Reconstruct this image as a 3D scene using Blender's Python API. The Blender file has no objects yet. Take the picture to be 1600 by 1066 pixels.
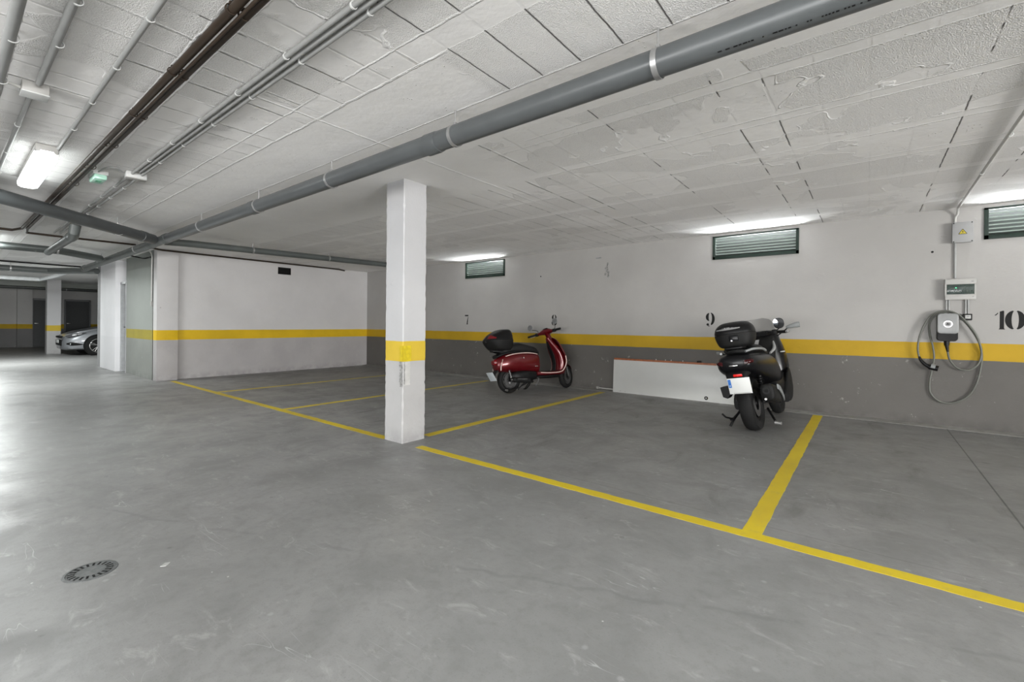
import bpy, bmesh, math, random
from mathutils import Vector, Matrix, Euler
random.seed(7)
PI = math.pi
R = math.radians
sc = bpy.context.scene
COL = sc.collection

# ------------------------------------------------------------------ camera
H = 1.14
A = R(38.26); ROLL = R(0.474); FPX = 705.0
cam_d = bpy.data.cameras.new('camera'); cam = bpy.data.objects.new('camera', cam_d); COL.objects.link(cam)
fw = Vector((-math.sin(A), math.cos(A), 0)); rt = Vector((math.cos(A), math.sin(A), 0)); up = Vector((0, 0, 1))
cr = rt * math.cos(ROLL) + up * math.sin(ROLL)
cu = -rt * math.sin(ROLL) + up * math.cos(ROLL)
m = Matrix((cr, cu, -fw)).transposed().to_4x4(); m.translation = Vector((0, 0, H))
cam.matrix_world = m
cam_d.sensor_fit = 'HORIZONTAL'; cam_d.sensor_width = 36.0
cam_d.lens = FPX / 1600 * 36.0
cam_d.shift_y = -(533.0 - 506.4) / 1600
cam_d.clip_start = 0.02; cam_d.clip_end = 200
sc.camera = cam
# ------------------------------------------------------------------ unseen fill lights, added outside two made-up wall openings
for nm, lc, dr, sx, sy, en in (('fill_light_right', (9.35, -1.25, .85), (-1, 0, .55), 6.3, 1.7, 520), ('fill_light_front', (-1.0, -6.85, .75), (0, 1, .75), 7.8, 1.5, 210)):
    ld = bpy.data.lights.new(nm, 'AREA'); lo = bpy.data.objects.new(nm, ld); COL.objects.link(lo)
    ld.shape = 'RECTANGLE'; ld.size = sx; ld.size_y = sy; ld.energy = en; ld.color = (1.0, .985, .96)
    lo.location = lc; lo.rotation_euler = Vector(dr).to_track_quat('-Z', 'Y').to_euler()
# ------------------------------------------------------------------ world, view
w = bpy.data.worlds.new('world'); sc.world = w; w.use_nodes = True
w.node_tree.nodes['Background'].inputs[0].default_value = (0.75, 0.82, 0.9, 1)
w.node_tree.nodes['Background'].inputs[1].default_value = 1.0
sc.view_settings.view_transform = 'Standard'
sc.view_settings.look = 'None'
sc.view_settings.gamma = 1.0
sc.view_settings.use_curve_mapping = False
sc.view_settings.exposure = 1.53
sc.cycles.max_bounces = 10
sc.cycles.diffuse_bounces = 6
sc.cycles.use_denoising = True
LAMP = 3.0         # emission of the diffusers
# lamp x, y, relative brightness
LAMPS = [(-5.68, .51, .52), (0.1, .51, .6), (5.8, .51, 1.0), (-11.5, .51, 1.7), (-17.3, .51, 4.0),
         (-5.68, -4.2, .5), (0.1, -4.2, 1.0), (5.8, -4.2, 1.0)]

ZC = 2.505     # ceiling
YB = 7.16      # back wall
XL = -10.65    # left wall

# ------------------------------------------------------------------ node helper
class NT:
    def __init__(s, name):
        s.mat = bpy.data.materials.new(name); s.mat.use_nodes = True
        s.t = s.mat.node_tree; s.b = s.t.nodes['Principled BSDF']
    def put(s, sock, v):
        if v is None: return
        if hasattr(v, 'is_output') or isinstance(v, bpy.types.NodeSocket): s.t.links.new(v, sock)
        else:
            try: sock.default_value = v
            except Exception: sock.default_value = (*v, 1)
    def node(s, typ, **kw):
        n = s.t.nodes.new(typ)
        for k, v in kw.items(): setattr(n, k, v)
        return n
    def m(s, op, a, b=None, c=None, clamp=False):
        n = s.node('ShaderNodeMath', operation=op, use_clamp=clamp)
        s.put(n.inputs[0], a); s.put(n.inputs[1], b); s.put(n.inputs[2], c)
        return n.outputs[0]
    def pos(s, obj=False):
        if obj: return s.node('ShaderNodeTexCoord').outputs['Object']
        return s.node('ShaderNodeNewGeometry').outputs['Position']
    def sep(s, v):
        n = s.node('ShaderNodeSeparateXYZ'); s.put(n.inputs[0], v); return n.outputs
    def scale(s, v, k):
        n = s.node('ShaderNodeVectorMath', operation='MULTIPLY'); s.put(n.inputs[0], v); s.put(n.inputs[1], k); return n.outputs[0]
    def noise(s, v, scale, detail=4, rough=.55, dist=0.0):
        n = s.node('ShaderNodeTexNoise'); s.put(n.inputs['Vector'], v)
        n.inputs['Scale'].default_value = scale; n.inputs['Detail'].default_value = detail
        n.inputs['Roughness'].default_value = rough; n.inputs['Distortion'].default_value = dist
        return n.outputs['Fac']
    def voro(s, v, scale, feature='F1', rnd=1.0):
        n = s.node('ShaderNodeTexVoronoi', feature=feature); s.put(n.inputs['Vector'], v)
        n.inputs['Scale'].default_value = scale; n.inputs['Randomness'].default_value = rnd
        return n.outputs
    def ss(s, v, a, b, lo=0.0, hi=1.0):
        n = s.node('ShaderNodeMapRange', interpolation_type='SMOOTHSTEP')
        s.put(n.inputs[0], v); n.inputs[1].default_value = a; n.inputs[2].default_value = b
        n.inputs[3].default_value = lo; n.inputs[4].default_value = hi
        return n.outputs[0]
    def mix(s, f, a, b, mode='MIX'):
        n = s.node('ShaderNodeMix', data_type='RGBA', blend_type=mode)
        s.put(n.inputs[0], f); s.put(n.inputs[6], a if not isinstance(a, tuple) else (*a[:3], 1)); s.put(n.inputs[7], b if not isinstance(b, tuple) else (*b[:3], 1))
        return n.outputs[2]
    def white(s, v):
        n = s.node('ShaderNodeTexWhiteNoise', noise_dimensions='2D'); s.put(n.inputs['Vector'], v); return n.outputs['Value']
    def comb(s, x=0., y=0., z=0.):
        n = s.node('ShaderNodeCombineXYZ'); s.put(n.inputs[0], x); s.put(n.inputs[1], y); s.put(n.inputs[2], z); return n.outputs[0]
    def bump(s, h, dist, strength=1.0):
        n = s.node('ShaderNodeBump'); n.inputs['Strength'].default_value = strength
        n.inputs['Distance'].default_value = dist; s.put(n.inputs['Height'], h)
        s.put(s.b.inputs['Normal'], n.outputs[0]); return n
    def out(s, col=None, rough=None, spec=None, metal=None, **kw):
        if col is not None: s.put(s.b.inputs['Base Color'], (*col, 1) if isinstance(col, tuple) and len(col) == 3 else col)
        s.put(s.b.inputs['Roughness'], rough); s.put(s.b.inputs['Specular IOR Level'], spec); s.put(s.b.inputs['Metallic'], metal)
        for k, v in kw.items(): s.put(s.b.inputs[k.replace('_', ' ')], v)
        return s.mat

def simple(name, col, rough=.5, metal=0.0, spec=.5, vary=.08, vs=12.0, bump=0.0, coat=0.0):
    n = NT(name); p = n.pos(True)
    if max(col) < .05: spec = .22
    f = n.noise(p, vs, 4)
    c = n.mix(n.ss(f, .3, .7), tuple(x * (1 - vary) for x in col), tuple(min(1, x * (1 + vary)) for x in col))
    if bump: n.bump(n.noise(p, vs * 6, 3), bump, .6)
    rr = rough if (metal or coat) else n.ss(f, .3, .7, max(0, rough - .04), min(1, rough + .04))
    return n.out(c, rr, spec, metal, Coat_Weight=coat, Coat_Roughness=.06)

# ------------------------------------------------------------------ materials
def mat_floor():
    n = NT('polished_concrete_floor'); p = n.pos(); x, y, z = n.sep(p)[:3]
    big = n.noise(p, .55, 5, .6, .3); mid = n.noise(p, 2.6, 6, .65, .4); fine = n.noise(p, 22, 5, .6); grit = n.noise(p, 140, 2)
    c = n.mix(n.ss(big, .3, .7), (.205, .205, .203), (.262, .260, .258))
    c = n.mix(n.ss(mid, .40, .66, 0, .55), c, (.172, .172, .169))
    c = n.mix(n.ss(fine, .45, .72, 0, .5), c, (.18, .178, .174))
    c = n.mix(n.ss(grit, .58, .70, 0, .45), c, (.16, .158, .155))
    pale = n.noise(n.scale(p, (1, 2.2, 1)), 4.5, 6, .7, .6)
    c = n.mix(n.ss(pale, .56, .72, 0, .5), c, (.40, .395, .39))
    wsp = n.voro(p, 9)
    c = n.mix(n.m('MULTIPLY', n.ss(wsp['Distance'], .02, .055, 1, 0), n.ss(n.noise(p, 2.1, 2), .48, .58, 0, .8)), c, (.62, .61, .60))
    dsp = n.voro(n.scale(p, (1, 1, 1)), 3.3)
    c = n.mix(n.m('MULTIPLY', n.ss(n.m('ADD', dsp['Distance'], n.m('MULTIPLY', fine, .06)), .055, .085, 1, 0), .45), c, (.10, .10, .098))
    # dirt of the parking bays (beyond the yellow line)
    yw = n.m('ADD', y, n.m('MULTIPLY', n.m('SUBTRACT', mid, .5), 1.2))
    bay = n.m('MULTIPLY', n.ss(yw, 2.7, 4.6), n.ss(x, -10.9, -10.2))
    st = n.noise(n.scale(p, (1.6, .8, 1)), 1.5, 6, .7, 1.0)
    c = n.mix(n.m('MULTIPLY', bay, .32), c, (.175, .173, .165))
    c = n.mix(n.m('MULTIPLY', n.ss(y, 2.8, 3.2), n.ss(st, .52, .68, 0, .55)), c, (.115, .113, .106))
    # drips / oily tyre-dragged streaks
    sp = n.voro(p, 1.7)
    c = n.mix(n.m('MULTIPLY', n.ss(sp['Distance'], .03, .07, 1, 0), .5), c, (.12, .12, .12))
    sp2 = n.voro(p, 5.5)
    c = n.mix(n.m('MULTIPLY', n.ss(sp2['Distance'], .03, .09, 1, 0), .35), c, (.42, .42, .42))
    # scratches: thin stretched noise contours
    for ang, sc_, off in ((.5, 1.0, 0), (2.1, 1.3, 7)):
        mp = n.node('ShaderNodeMapping'); mp.inputs['Rotation'].default_value = (0, 0, ang); mp.inputs['Location'].default_value = (off, off, 0)
        mp.inputs['Scale'].default_value = (.9 * sc_, 6 * sc_, 1); n.put(mp.inputs[0], p)
        f = n.noise(mp.outputs[0], 1.7, 2, .4, .6)
        line = n.ss(n.m('ABSOLUTE', n.m('SUBTRACT', f, .5)), .0012, .0035, 1, 0)
        patch = n.ss(n.noise(p, 1.9, 3), .56, .66)
        c = n.mix(n.m('MULTIPLY', n.m('MULTIPLY', line, patch), .6), c, (.45, .45, .45))
    # hairline crack running through the aisle
    cx = n.m('ADD', n.m('SUBTRACT', n.m('MULTIPLY', x, .42), y), n.m('MULTIPLY', n.noise(p, 3, 5), .22))
    cr_ = n.ss(n.m('ABSOLUTE', n.m('ADD', cx, 2.02)), .004, .02, 1, 0)
    c = n.mix(n.m('MULTIPLY', n.m('MULTIPLY', cr_, n.ss(n.noise(p, 4, 3), .42, .55)), .4), c, (.15, .15, .15))
    # saw-cut joint in bay 10 and fine parallel cuts beside the yellow line
    j = n.m('MULTIPLY', n.ss(n.m('ABSOLUTE', n.m('SUBTRACT', x, .705)), .003, .007, 1, 0), n.ss(y, 2.9, 2.95))
    c = n.mix(n.m('MULTIPLY', j, .8), c, (.05, .05, .05))
    tr = n.ss(n.m('ABSOLUTE', n.m('SUBTRACT', n.m('ADD', y, n.m('MULTIPLY', n.noise(p, 1.3, 2), .02)), 2.93)), .002, .008, 1, 0)
    c = n.mix(n.m('MULTIPLY', n.m('MULTIPLY', tr, n.ss(n.noise(p, 2.2, 3), .40, .5)), .5), c, (.12, .12, .12))
    rg = n.m('ADD', n.ss(mid, .3, .8, .33, .50), n.m('MULTIPLY', bay, .16))
    h = n.m('ADD', n.m('MULTIPLY', fine, .5), n.m('MULTIPLY', grit, .15)); h = n.m('ADD', h, n.m('MULTIPLY', mid, 1.5))
    n.bump(h, .002, .5)
    return n.out(c, rg, .34)

def mat_ceiling():
    n = NT('painted_block_ceiling'); p = n.pos(); x, y, z = n.sep(p)[:3]
    inv = lambda a: n.m('SUBTRACT', 1, a, clamp=True)
    mul = lambda *a: a[0] if len(a) == 1 else n.m('MULTIPLY', a[0], mul(*a[1:]))
    mx = lambda *a: a[0] if len(a) == 1 else n.m('MAXIMUM', a[0], mx(*a[1:]))
    wob = n.noise(p, 1.3, 3); wob2 = n.noise(p, 9, 4, .6); bead = n.noise(p, 60, 3, .6); bd = n.ss(bead, .36, .56)
    jit = n.m('ADD', n.m('MULTIPLY', n.m('SUBTRACT', wob, .5), .03), n.m('MULTIPLY', n.m('SUBTRACT', wob2, .5), .022))
    yy = n.m('ADD', y, jit); xx = n.m('ADD', x, jit)
    P_ = .645; BW = .235
    row = n.m('DIVIDE', n.m('SUBTRACT', yy, 2.05), P_)
    rid = n.m('FLOOR', row); rf = n.m('MULTIPLY', n.m('FRACT', row), P_)
    instrip = n.ss(rf, .095, .105, 1, 0)
    pn = n.noise(p, 1.0, 4, .55, .4)
    near = mul(n.ss(y, 2.06, 2.04, 0, 1), n.ss(x, -1.76, -1.70, 0, 1))
    patch = mul(n.ss(pn, .53, .545), inv(near))
    band = n.ss(n.m('ABSOLUTE', n.m('SUBTRACT', yy, 2.30)), .245, .25, 1, 0)
    band2 = mul(n.ss(n.m('ABSOLUTE', n.m('SUBTRACT', yy, 1.81)), .245, .25, 1, 0), n.ss(x, -1.70, -1.78, 0, 1))
    band3 = n.ss(n.m('ABSOLUTE', n.m('SUBTRACT', yy, 1.49)), .065, .07, 1, 0)
    band4 = mul(n.ss(n.m('ABSOLUTE', n.m('SUBTRACT', yy, 2.95)), .50, .51, 1, 0), n.ss(x, -2.2, -2.6, 0, 1))
    flat = mx(band, band2, band3, band4)
    smooth = mx(instrip, patch, flat); rough_m = inv(smooth)
    def line(d, w0, w1): return n.ss(d, w0 * 1.3, w1 * 1.5, 1, 0)
    stretch = n.scale(p, (.8, .4, 1))
    rA = mul(line(n.m('ABSOLUTE', n.m('SUBTRACT', rf, .102)), .0015, .006), n.ss(n.noise(stretch, 2.4, 4), .30, .42), inv(flat))
    rB = mul(line(n.m('MINIMUM', rf, n.m('SUBTRACT', P_, rf)), .0015, .006), n.ss(n.noise(n.scale(p, (.5, .5, 2)), 2.1, 4), .42, .50), inv(mx(band, band4)))
    r15 = mul(line(n.m('ABSOLUTE', n.m('SUBTRACT', yy, 1.565)), .002, .008), n.ss(x, -1.6, -1.75, 0, 1))
    r20 = line(n.m('ABSOLUTE', n.m('SUBTRACT', y, 2.052)), .0015, .005)
    tl = mul(line(n.m('ABSOLUTE', n.m('ADD', xx, 2.92)), .002, .009), n.ss(y, 1.05, 1.15, 0, 1))
    tl2 = mul(line(n.m('ABSOLUTE', n.m('ADD', xx, 6.1)), .002, .008), n.ss(y, 1.3, 1.4, 0, 1))
    plip = mul(line(n.m('ABSOLUTE', n.m('SUBTRACT', pn, .54)), .001, .0035), n.ss(n.noise(p, 3.4, 3), .47, .54), inv(mx(instrip, mx(flat, near))), n.ss(x, -2.6, -1.8, .25, 1))
    bx_ = n.m('DIVIDE', n.m('ADD', x, mul(n.m('SUBTRACT', wob2, .5), .012)), BW)
    bf = n.m('FRACT', bx_); bid = n.m('FLOOR', bx_)
    jd = mul(n.m('MINIMUM', bf, inv(bf)), BW)
    rnd = n.white(n.comb(bid, rid)); crnd = n.white(n.comb(n.m('ROUND', bx_), 5.0))
    jl = mul(line(jd, .001, .0035), inv(mx(instrip, flat)))
    openj = mul(jl, mx(near, mul(n.ss(crnd, .46, .49), n.ss(n.noise(n.scale(p, (.7, 1, 1)), 2.6, 4), .47, .52))), n.ss(x, -4.2, -2.6, .3, 1))
    lipj = mul(line(n.m('ABSOLUTE', n.m('SUBTRACT', mul(bf, BW), .018)), .0015, .006), n.ss(x, -1.6, -2.4, .0, 1), n.ss(n.noise(p, 1.6, 4), .46, .54), inv(mx(band, band2, band4)))
    faint = mul(line(jd, .002, .008), n.ss(x, -1.6, -2.6, .25, 1), inv(mx(band, band2, band4)), n.ss(n.noise(p, 2.0, 3), .40, .5))
    pit = n.voro(p, 150)['Distance']; g2 = n.noise(p, 230, 3, .65)
    crumb = mul(n.ss(n.voro(p, 45)['Distance'], .0, .25, 1, 0), n.ss(n.noise(p, 4.5, 4), .60, .66))
    white = mul(mx(rA, rB, r15, r20, tl, tl2, plip, lipj), n.m('ADD', .55, mul(bd, .45)))
    h = mul(n.m('ADD', pit, g2), rough_m, .0030)
    h = n.m('ADD', h, mul(white, .005)); h = n.m('SUBTRACT', h, mul(openj, .010)); h = n.m('SUBTRACT', h, mul(faint, .002))
    h = n.m('ADD', h, mul(smooth, .0018)); h = n.m('ADD', h, mul(n.noise(p, 5, 5, .6), .007)); h = n.m('ADD', h, mul(crumb, .005))
    h = n.m('ADD', h, mul(rnd, rough_m, .0015))
    n.bump(h, 1.0, 1.0)
    base = n.mix(n.ss(n.noise(p, .8, 5, .6), .3, .7), (.83, .822, .81), (.89, .883, .873))
    base = n.mix(mul(rough_m, n.ss(g2, .40, .60, .26, 0)), base, (.42, .41, .385))
    base = n.mix(mul(rough_m, n.ss(rnd, .2, 1, 0, .05)), base, (.62, .61, .59))
    base = n.mix(mul(openj, .85), base, (.06, .055, .05))
    base = n.mix(mul(faint, .22), base, (.35, .34, .32))
    base = n.mix(mul(white, .9), base, (.99, .99, .985))  # ridges whitened: the light they catch is put into the colour
    side = mul(mx(r15, tl), n.ss(bead, .28, .38, 1, 0))
    base = n.mix(mul(side, .5), base, (.30, .29, .27))
    base = n.mix(mul(crumb, .4), base, (.40, .39, .37))
    return n.out(base, .85, .2)

def mat_wall(name, lower, upper=(.62, .612, .60), yellow=(.62, .40, .012), z0=.775, z1=.967, faint=0):
    n = NT(name); p = n.pos(); x, y, z = n.sep(p)[:3]
    w_ = n.m('MULTIPLY', n.m('SUBTRACT', n.noise(p, 3.5, 5, .6), .5), .012)
    zz = n.m('ADD', z, w_)
    cloud = n.noise(p, .9, 5, .6); fine = n.noise(p, 7, 6, .65)
    u = n.mix(n.ss(cloud, .3, .7), tuple(c * .94 for c in upper), tuple(c * 1.04 for c in upper))
    u = n.mix(n.ss(fine, .62, .80, 0, .22), u, (.36, .35, .33))
    specks = n.m('MULTIPLY', n.ss(n.voro(p, 2.3)['Distance'], .018, .035, 1, 0), n.ss(n.noise(p, 1.7, 2), .45, .6))
    u = n.mix(n.m('MULTIPLY', specks, .6), u, (.18, .17, .16))
    l = n.mix(n.ss(cloud, .3, .7), tuple(c * .90 for c in lower), tuple(c * 1.08 for c in lower))
    l = n.mix(n.ss(fine, .60, .80, 0, .3), l, tuple(c * .7 for c in lower))
    l = n.mix(n.m('MULTIPLY', n.ss(n.noise(p, 9, 5, .7), .64, .70), .35), l, (.5, .49, .47))
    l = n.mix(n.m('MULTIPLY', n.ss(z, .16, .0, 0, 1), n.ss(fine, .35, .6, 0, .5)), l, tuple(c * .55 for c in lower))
    yl = n.mix(n.ss(n.noise(p, 2.2, 4), .3, .7), yellow, tuple(c * .86 for c in yellow))
    yl = n.mix(n.ss(fine, .66, .85, 0, .4), yl, (.45, .25, .02))
    c = n.mix(n.ss(zz, z0 - .002, z0 + .002), l, yl)
    c = n.mix(n.ss(zz, z1 - .002, z1 + .002), c, u)
    if faint: c = n.mix(n.ss(zz, z0 - .002, z0 + .002), tuple(k * .95 for k in upper), u)
    hh = n.m('ADD', n.m('MULTIPLY', n.noise(p, 3, 4), .004), n.m('MULTIPLY', n.noise(p, 45, 4, .65), .0012))
    hh = n.m('ADD', hh, n.m('MULTIPLY', n.ss(n.noise(p, 9, 5, .7), .64, .70), .0015))
    n.bump(hh, 1.0, .9)
    return n.out(c, .62, .3)

M = {}
M['floor'] = mat_floor()
M['ceiling'] = mat_ceiling()
M['wall_back'] = mat_wall('painted_wall_dark_dado', (.105, .099, .092), (.335, .327, .315), (.42, .265, .009))
M['wall_far'] = mat_wall('painted_wall_far_end', (.20, .20, .20), (.55, .55, .54), (.60, .40, .012))
M['wall_left'] = mat_wall('painted_wall_light_dado', (.40, .385, .385), (.58, .57, .57), (.66, .43, .012))
M['wall_green'] = mat_wall('painted_wall_greenish', (.22, .23, .215), (.255, .272, .255), (.30, .25, .03))
M['pillar'] = mat_wall('pillar_paint', (.39, .385, .385), (.46, .46, .47), (.56, .40, .04))
M['white_pillar'] = mat_wall('white_pillar_paint', (.66, .66, .66), (.72, .72, .74), faint=1)
M['grey_side'] = simple('grey_corner_paint', (.20, .20, .205), .6, vary=.06, vs=2)
M['kerb'] = simple('cement_fillet', (.23, .225, .21), .8, bump=.002, vary=.15)
def mat_line():
    n = NT('worn_yellow_floor_paint'); p = n.pos(); x, y, z = n.sep(p)[:3]
    f = n.noise(p, 12, 6, .7); g = n.noise(p, 1.6, 4)
    c = n.mix(n.ss(g, .3, .7), (.66, .50, .012), (.56, .41, .015))
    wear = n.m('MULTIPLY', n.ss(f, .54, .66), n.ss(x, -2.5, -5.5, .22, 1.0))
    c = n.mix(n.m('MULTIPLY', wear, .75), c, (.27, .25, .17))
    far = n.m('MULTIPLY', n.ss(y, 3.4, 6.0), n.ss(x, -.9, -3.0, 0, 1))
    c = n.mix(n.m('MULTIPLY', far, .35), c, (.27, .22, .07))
    n.bump(f, .001, .4)
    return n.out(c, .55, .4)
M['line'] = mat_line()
M['pvc'] = simple('grey_pvc_pipe', (.085, .092, .095), .36, vary=.08, vs=3, spec=.5)
M['pvc_dark'] = simple('dark_grey_pvc_pipe', (.085, .095, .092), .42, vary=.1, vs=3)
M['pvc_light'] = simple('light_grey_pvc_pipe', (.55, .57, .58), .35)
M['copper'] = simple('brown_painted_copper', (.034, .024, .017), .42, vary=.18, vs=6)
M['conduit'] = simple('light_grey_conduit', (.30, .305, .30), .42, vary=.06)
M['conduit_pale'] = simple('pale_conduit', (.50, .50, .48), .42, vary=.05)
M['zinc'] = simple('zinc_steel', (.45, .45, .45), .38, metal=.8)
M['clip'] = simple('white_plastic_clip', (.55, .56, .55), .45)
M['box_grey'] = simple('grey_plastic_box', (.27, .272, .272), .45, vary=.03)
M['box_white'] = simple('pale_plastic_box', (.36, .355, .34), .45, vary=.03)
M['black_pl'] = simple('black_plastic', (.0055, .0055, .006), .45, vary=.1)
M['black_gl'] = simple('black_gloss_paint', (.004, .004, .005), .28, coat=.08, vary=.1)
M['black_mt'] = simple('black_matt_plastic', (.008, .008, .008), .6, vary=.15, bump=.0004)
M['rubber'] = simple('tyre_rubber', (.009, .009, .009), .75, vary=.2, bump=.0008)
M['red'] = simple('metallic_red_paint', (.105, .001, .004), .30, metal=.35, coat=.6, vary=.03)
M['dkred'] = simple('dark_red_lens', (.16, .004, .008), .25, coat=.3)
M['darklens'] = simple('smoked_red_lens', (.035, .002, .003), .2, coat=.3)
M['redlens'] = simple('red_reflector', (.65, .015, .012), .25)
M['chrome'] = simple('chrome', (.75, .75, .75), .14, metal=1.0, vary=.02)
M['cream'] = simple('pale_trim', (.62, .48, .44), .35)
M['alloy'] = simple('grey_alloy', (.13, .13, .13), .35, metal=.7)
M['plate'] = simple('plate_white', (.62, .63, .62), .4, vary=.02)
M['plate_blur'] = simple('plate_grey_white', (.50, .54, .56), .5, vary=.05)
M['blue'] = simple('plate_blue', (.01, .13, .48), .4)
M['panel_white'] = simple('white_laminate', (.50, .505, .49), .35, vary=.03, vs=2)
M['wood'] = simple('orange_brown_wood_edge', (.30, .095, .035), .5, vary=.2, vs=20)
M['dkgreen'] = simple('dark_green_frame', (.014, .026, .020), .45)
M['louvre'] = simple('green_grey_louvre', (.045, .055, .05), .5, vary=.06)
M['louvre_edge'] = simple('lit_green_grey_edge', (.20, .245, .22), .42, vary=.06)  # highlight on the blade lips put into the colour, paler than the blades
M['number'] = simple('black_stencil_paint', (.005, .005, .005), .6)
M['silver'] = simple('silver_car_paint', (.20, .21, .225), .35, metal=.35, coat=.6, vary=.02)
M['door_grey'] = simple('grey_steel_door', (.15, .157, .165), .42, vary=.05)
M['door_dark'] = simple('dark_grey_door', (.045, .05, .052), .5)
M['white_frame'] = simple('white_metal_frame', (.36, .37, .38), .4)
M['cast'] = simple('cast_iron', (.13, .135, .135), .55, metal=.5, vary=.2, vs=40, bump=.001)
M['hole'] = simple('black_recess', (.006, .006, .006), .8)
M['paper'] = simple('white_paper', (.42, .42, .41), .6)
M['yellow_sign'] = simple('yellow_sign_vinyl', (.42, .34, .02), .4)
M['grey_pl'] = simple('grey_plastic_trim', (.20, .21, .21), .4)
M['cable'] = simple('grey_green_cable', (.105, .11, .095), .5)
M['mortar'] = simple('exposed_grey_mortar', (.24, .24, .235), .9, vary=.35, vs=40, bump=.004)
M['yellow_fresh'] = simple('bright_yellow_paint', (.52, .40, .008), .55, vary=.12, vs=30, bump=.002)
M['pillar_patch'] = simple('smooth_repair_filler', (.46, .455, .44), .7, vary=.08)
M['charger_face'] = simple('silver_grey_satin', (.22, .225, .225), .4, metal=.2, vary=.02)
def glassm(name, col, rough, alpha):
    n = NT(name); p = n.pos(True)
    c = n.mix(n.ss(n.noise(p, 8), .3, .7), col, tuple(min(1, k * 1.1) for k in col))
    return n.out(c, rough, .5, 0, Alpha=alpha)
M['screen'] = glassm('smoky_windscreen', (.30, .30, .29), .12, .32)
M['smoke'] = glassm('smoked_cover', (.05, .075, .065), .12, .55)
M['mirror'] = simple('mirror_glass', (.65, .66, .67), .08, metal=1.0, vary=.01)
M['lens_dark'] = simple('dark_lamp_glass', (.07, .07, .075), .12, coat=.5)
M['lens'] = simple('clear_lamp_lens', (.55, .56, .57), .12, metal=.3)
def emit(name, col, st, base=(.8, .8, .8)):
    n = NT(name); p = n.pos(True)
    c = n.mix(n.noise(p, 3), col, tuple(k * .985 for k in col))
    n.put(n.b.inputs['Emission Color'], c); n.b.inputs['Emission Strength'].default_value = st
    return n.out(base, .4)
M['green_led'] = emit('green_led', (.05, 1, .35), 4, (.1, .5, .2))
M['ring'] = emit('white_ring_light', (1, 1, 1), .45, (.8, .8, .8))
M['exit'] = simple('green_white_diffuser', (.40, .66, .54), .3)
M['exit_green'] = simple('green_pictogram', (.06, .42, .22), .3)

# ------------------------------------------------------------------ mesh builder
def tag(o, label=None, cat=None, group=None, kind=None):
    if label: o['label'] = label
    if cat: o['category'] = cat
    if group: o['group'] = group
    if kind: o['kind'] = kind
    return o
def thing(name, loc, label, cat, rot=(0, 0, 0), group=None):
    o = bpy.data.objects.new(name, None); COL.objects.link(o); o.location = loc; o.rotation_euler = rot
    o.empty_display_size = .1
    return tag(o, label, cat, group)
def catmull(pts, n):
    if len(pts) < 3: return [Vector(p) for p in pts]
    P = [Vector(p) for p in pts]; P = [P[0] * 2 - P[1]] + P + [P[-1] * 2 - P[-2]]
    out = []
    for i in range(1, len(P) - 2):
        for k in range(n):
            t = k / n; a, b, c, d = P[i - 1], P[i], P[i + 1], P[i + 2]
            out.append(.5 * ((2 * b) + (-a + c) * t + (2 * a - 5 * b + 4 * c - d) * t * t + (-a + 3 * b - 3 * c + d) * t ** 3))
    out.append(P[-2]); return out
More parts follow.
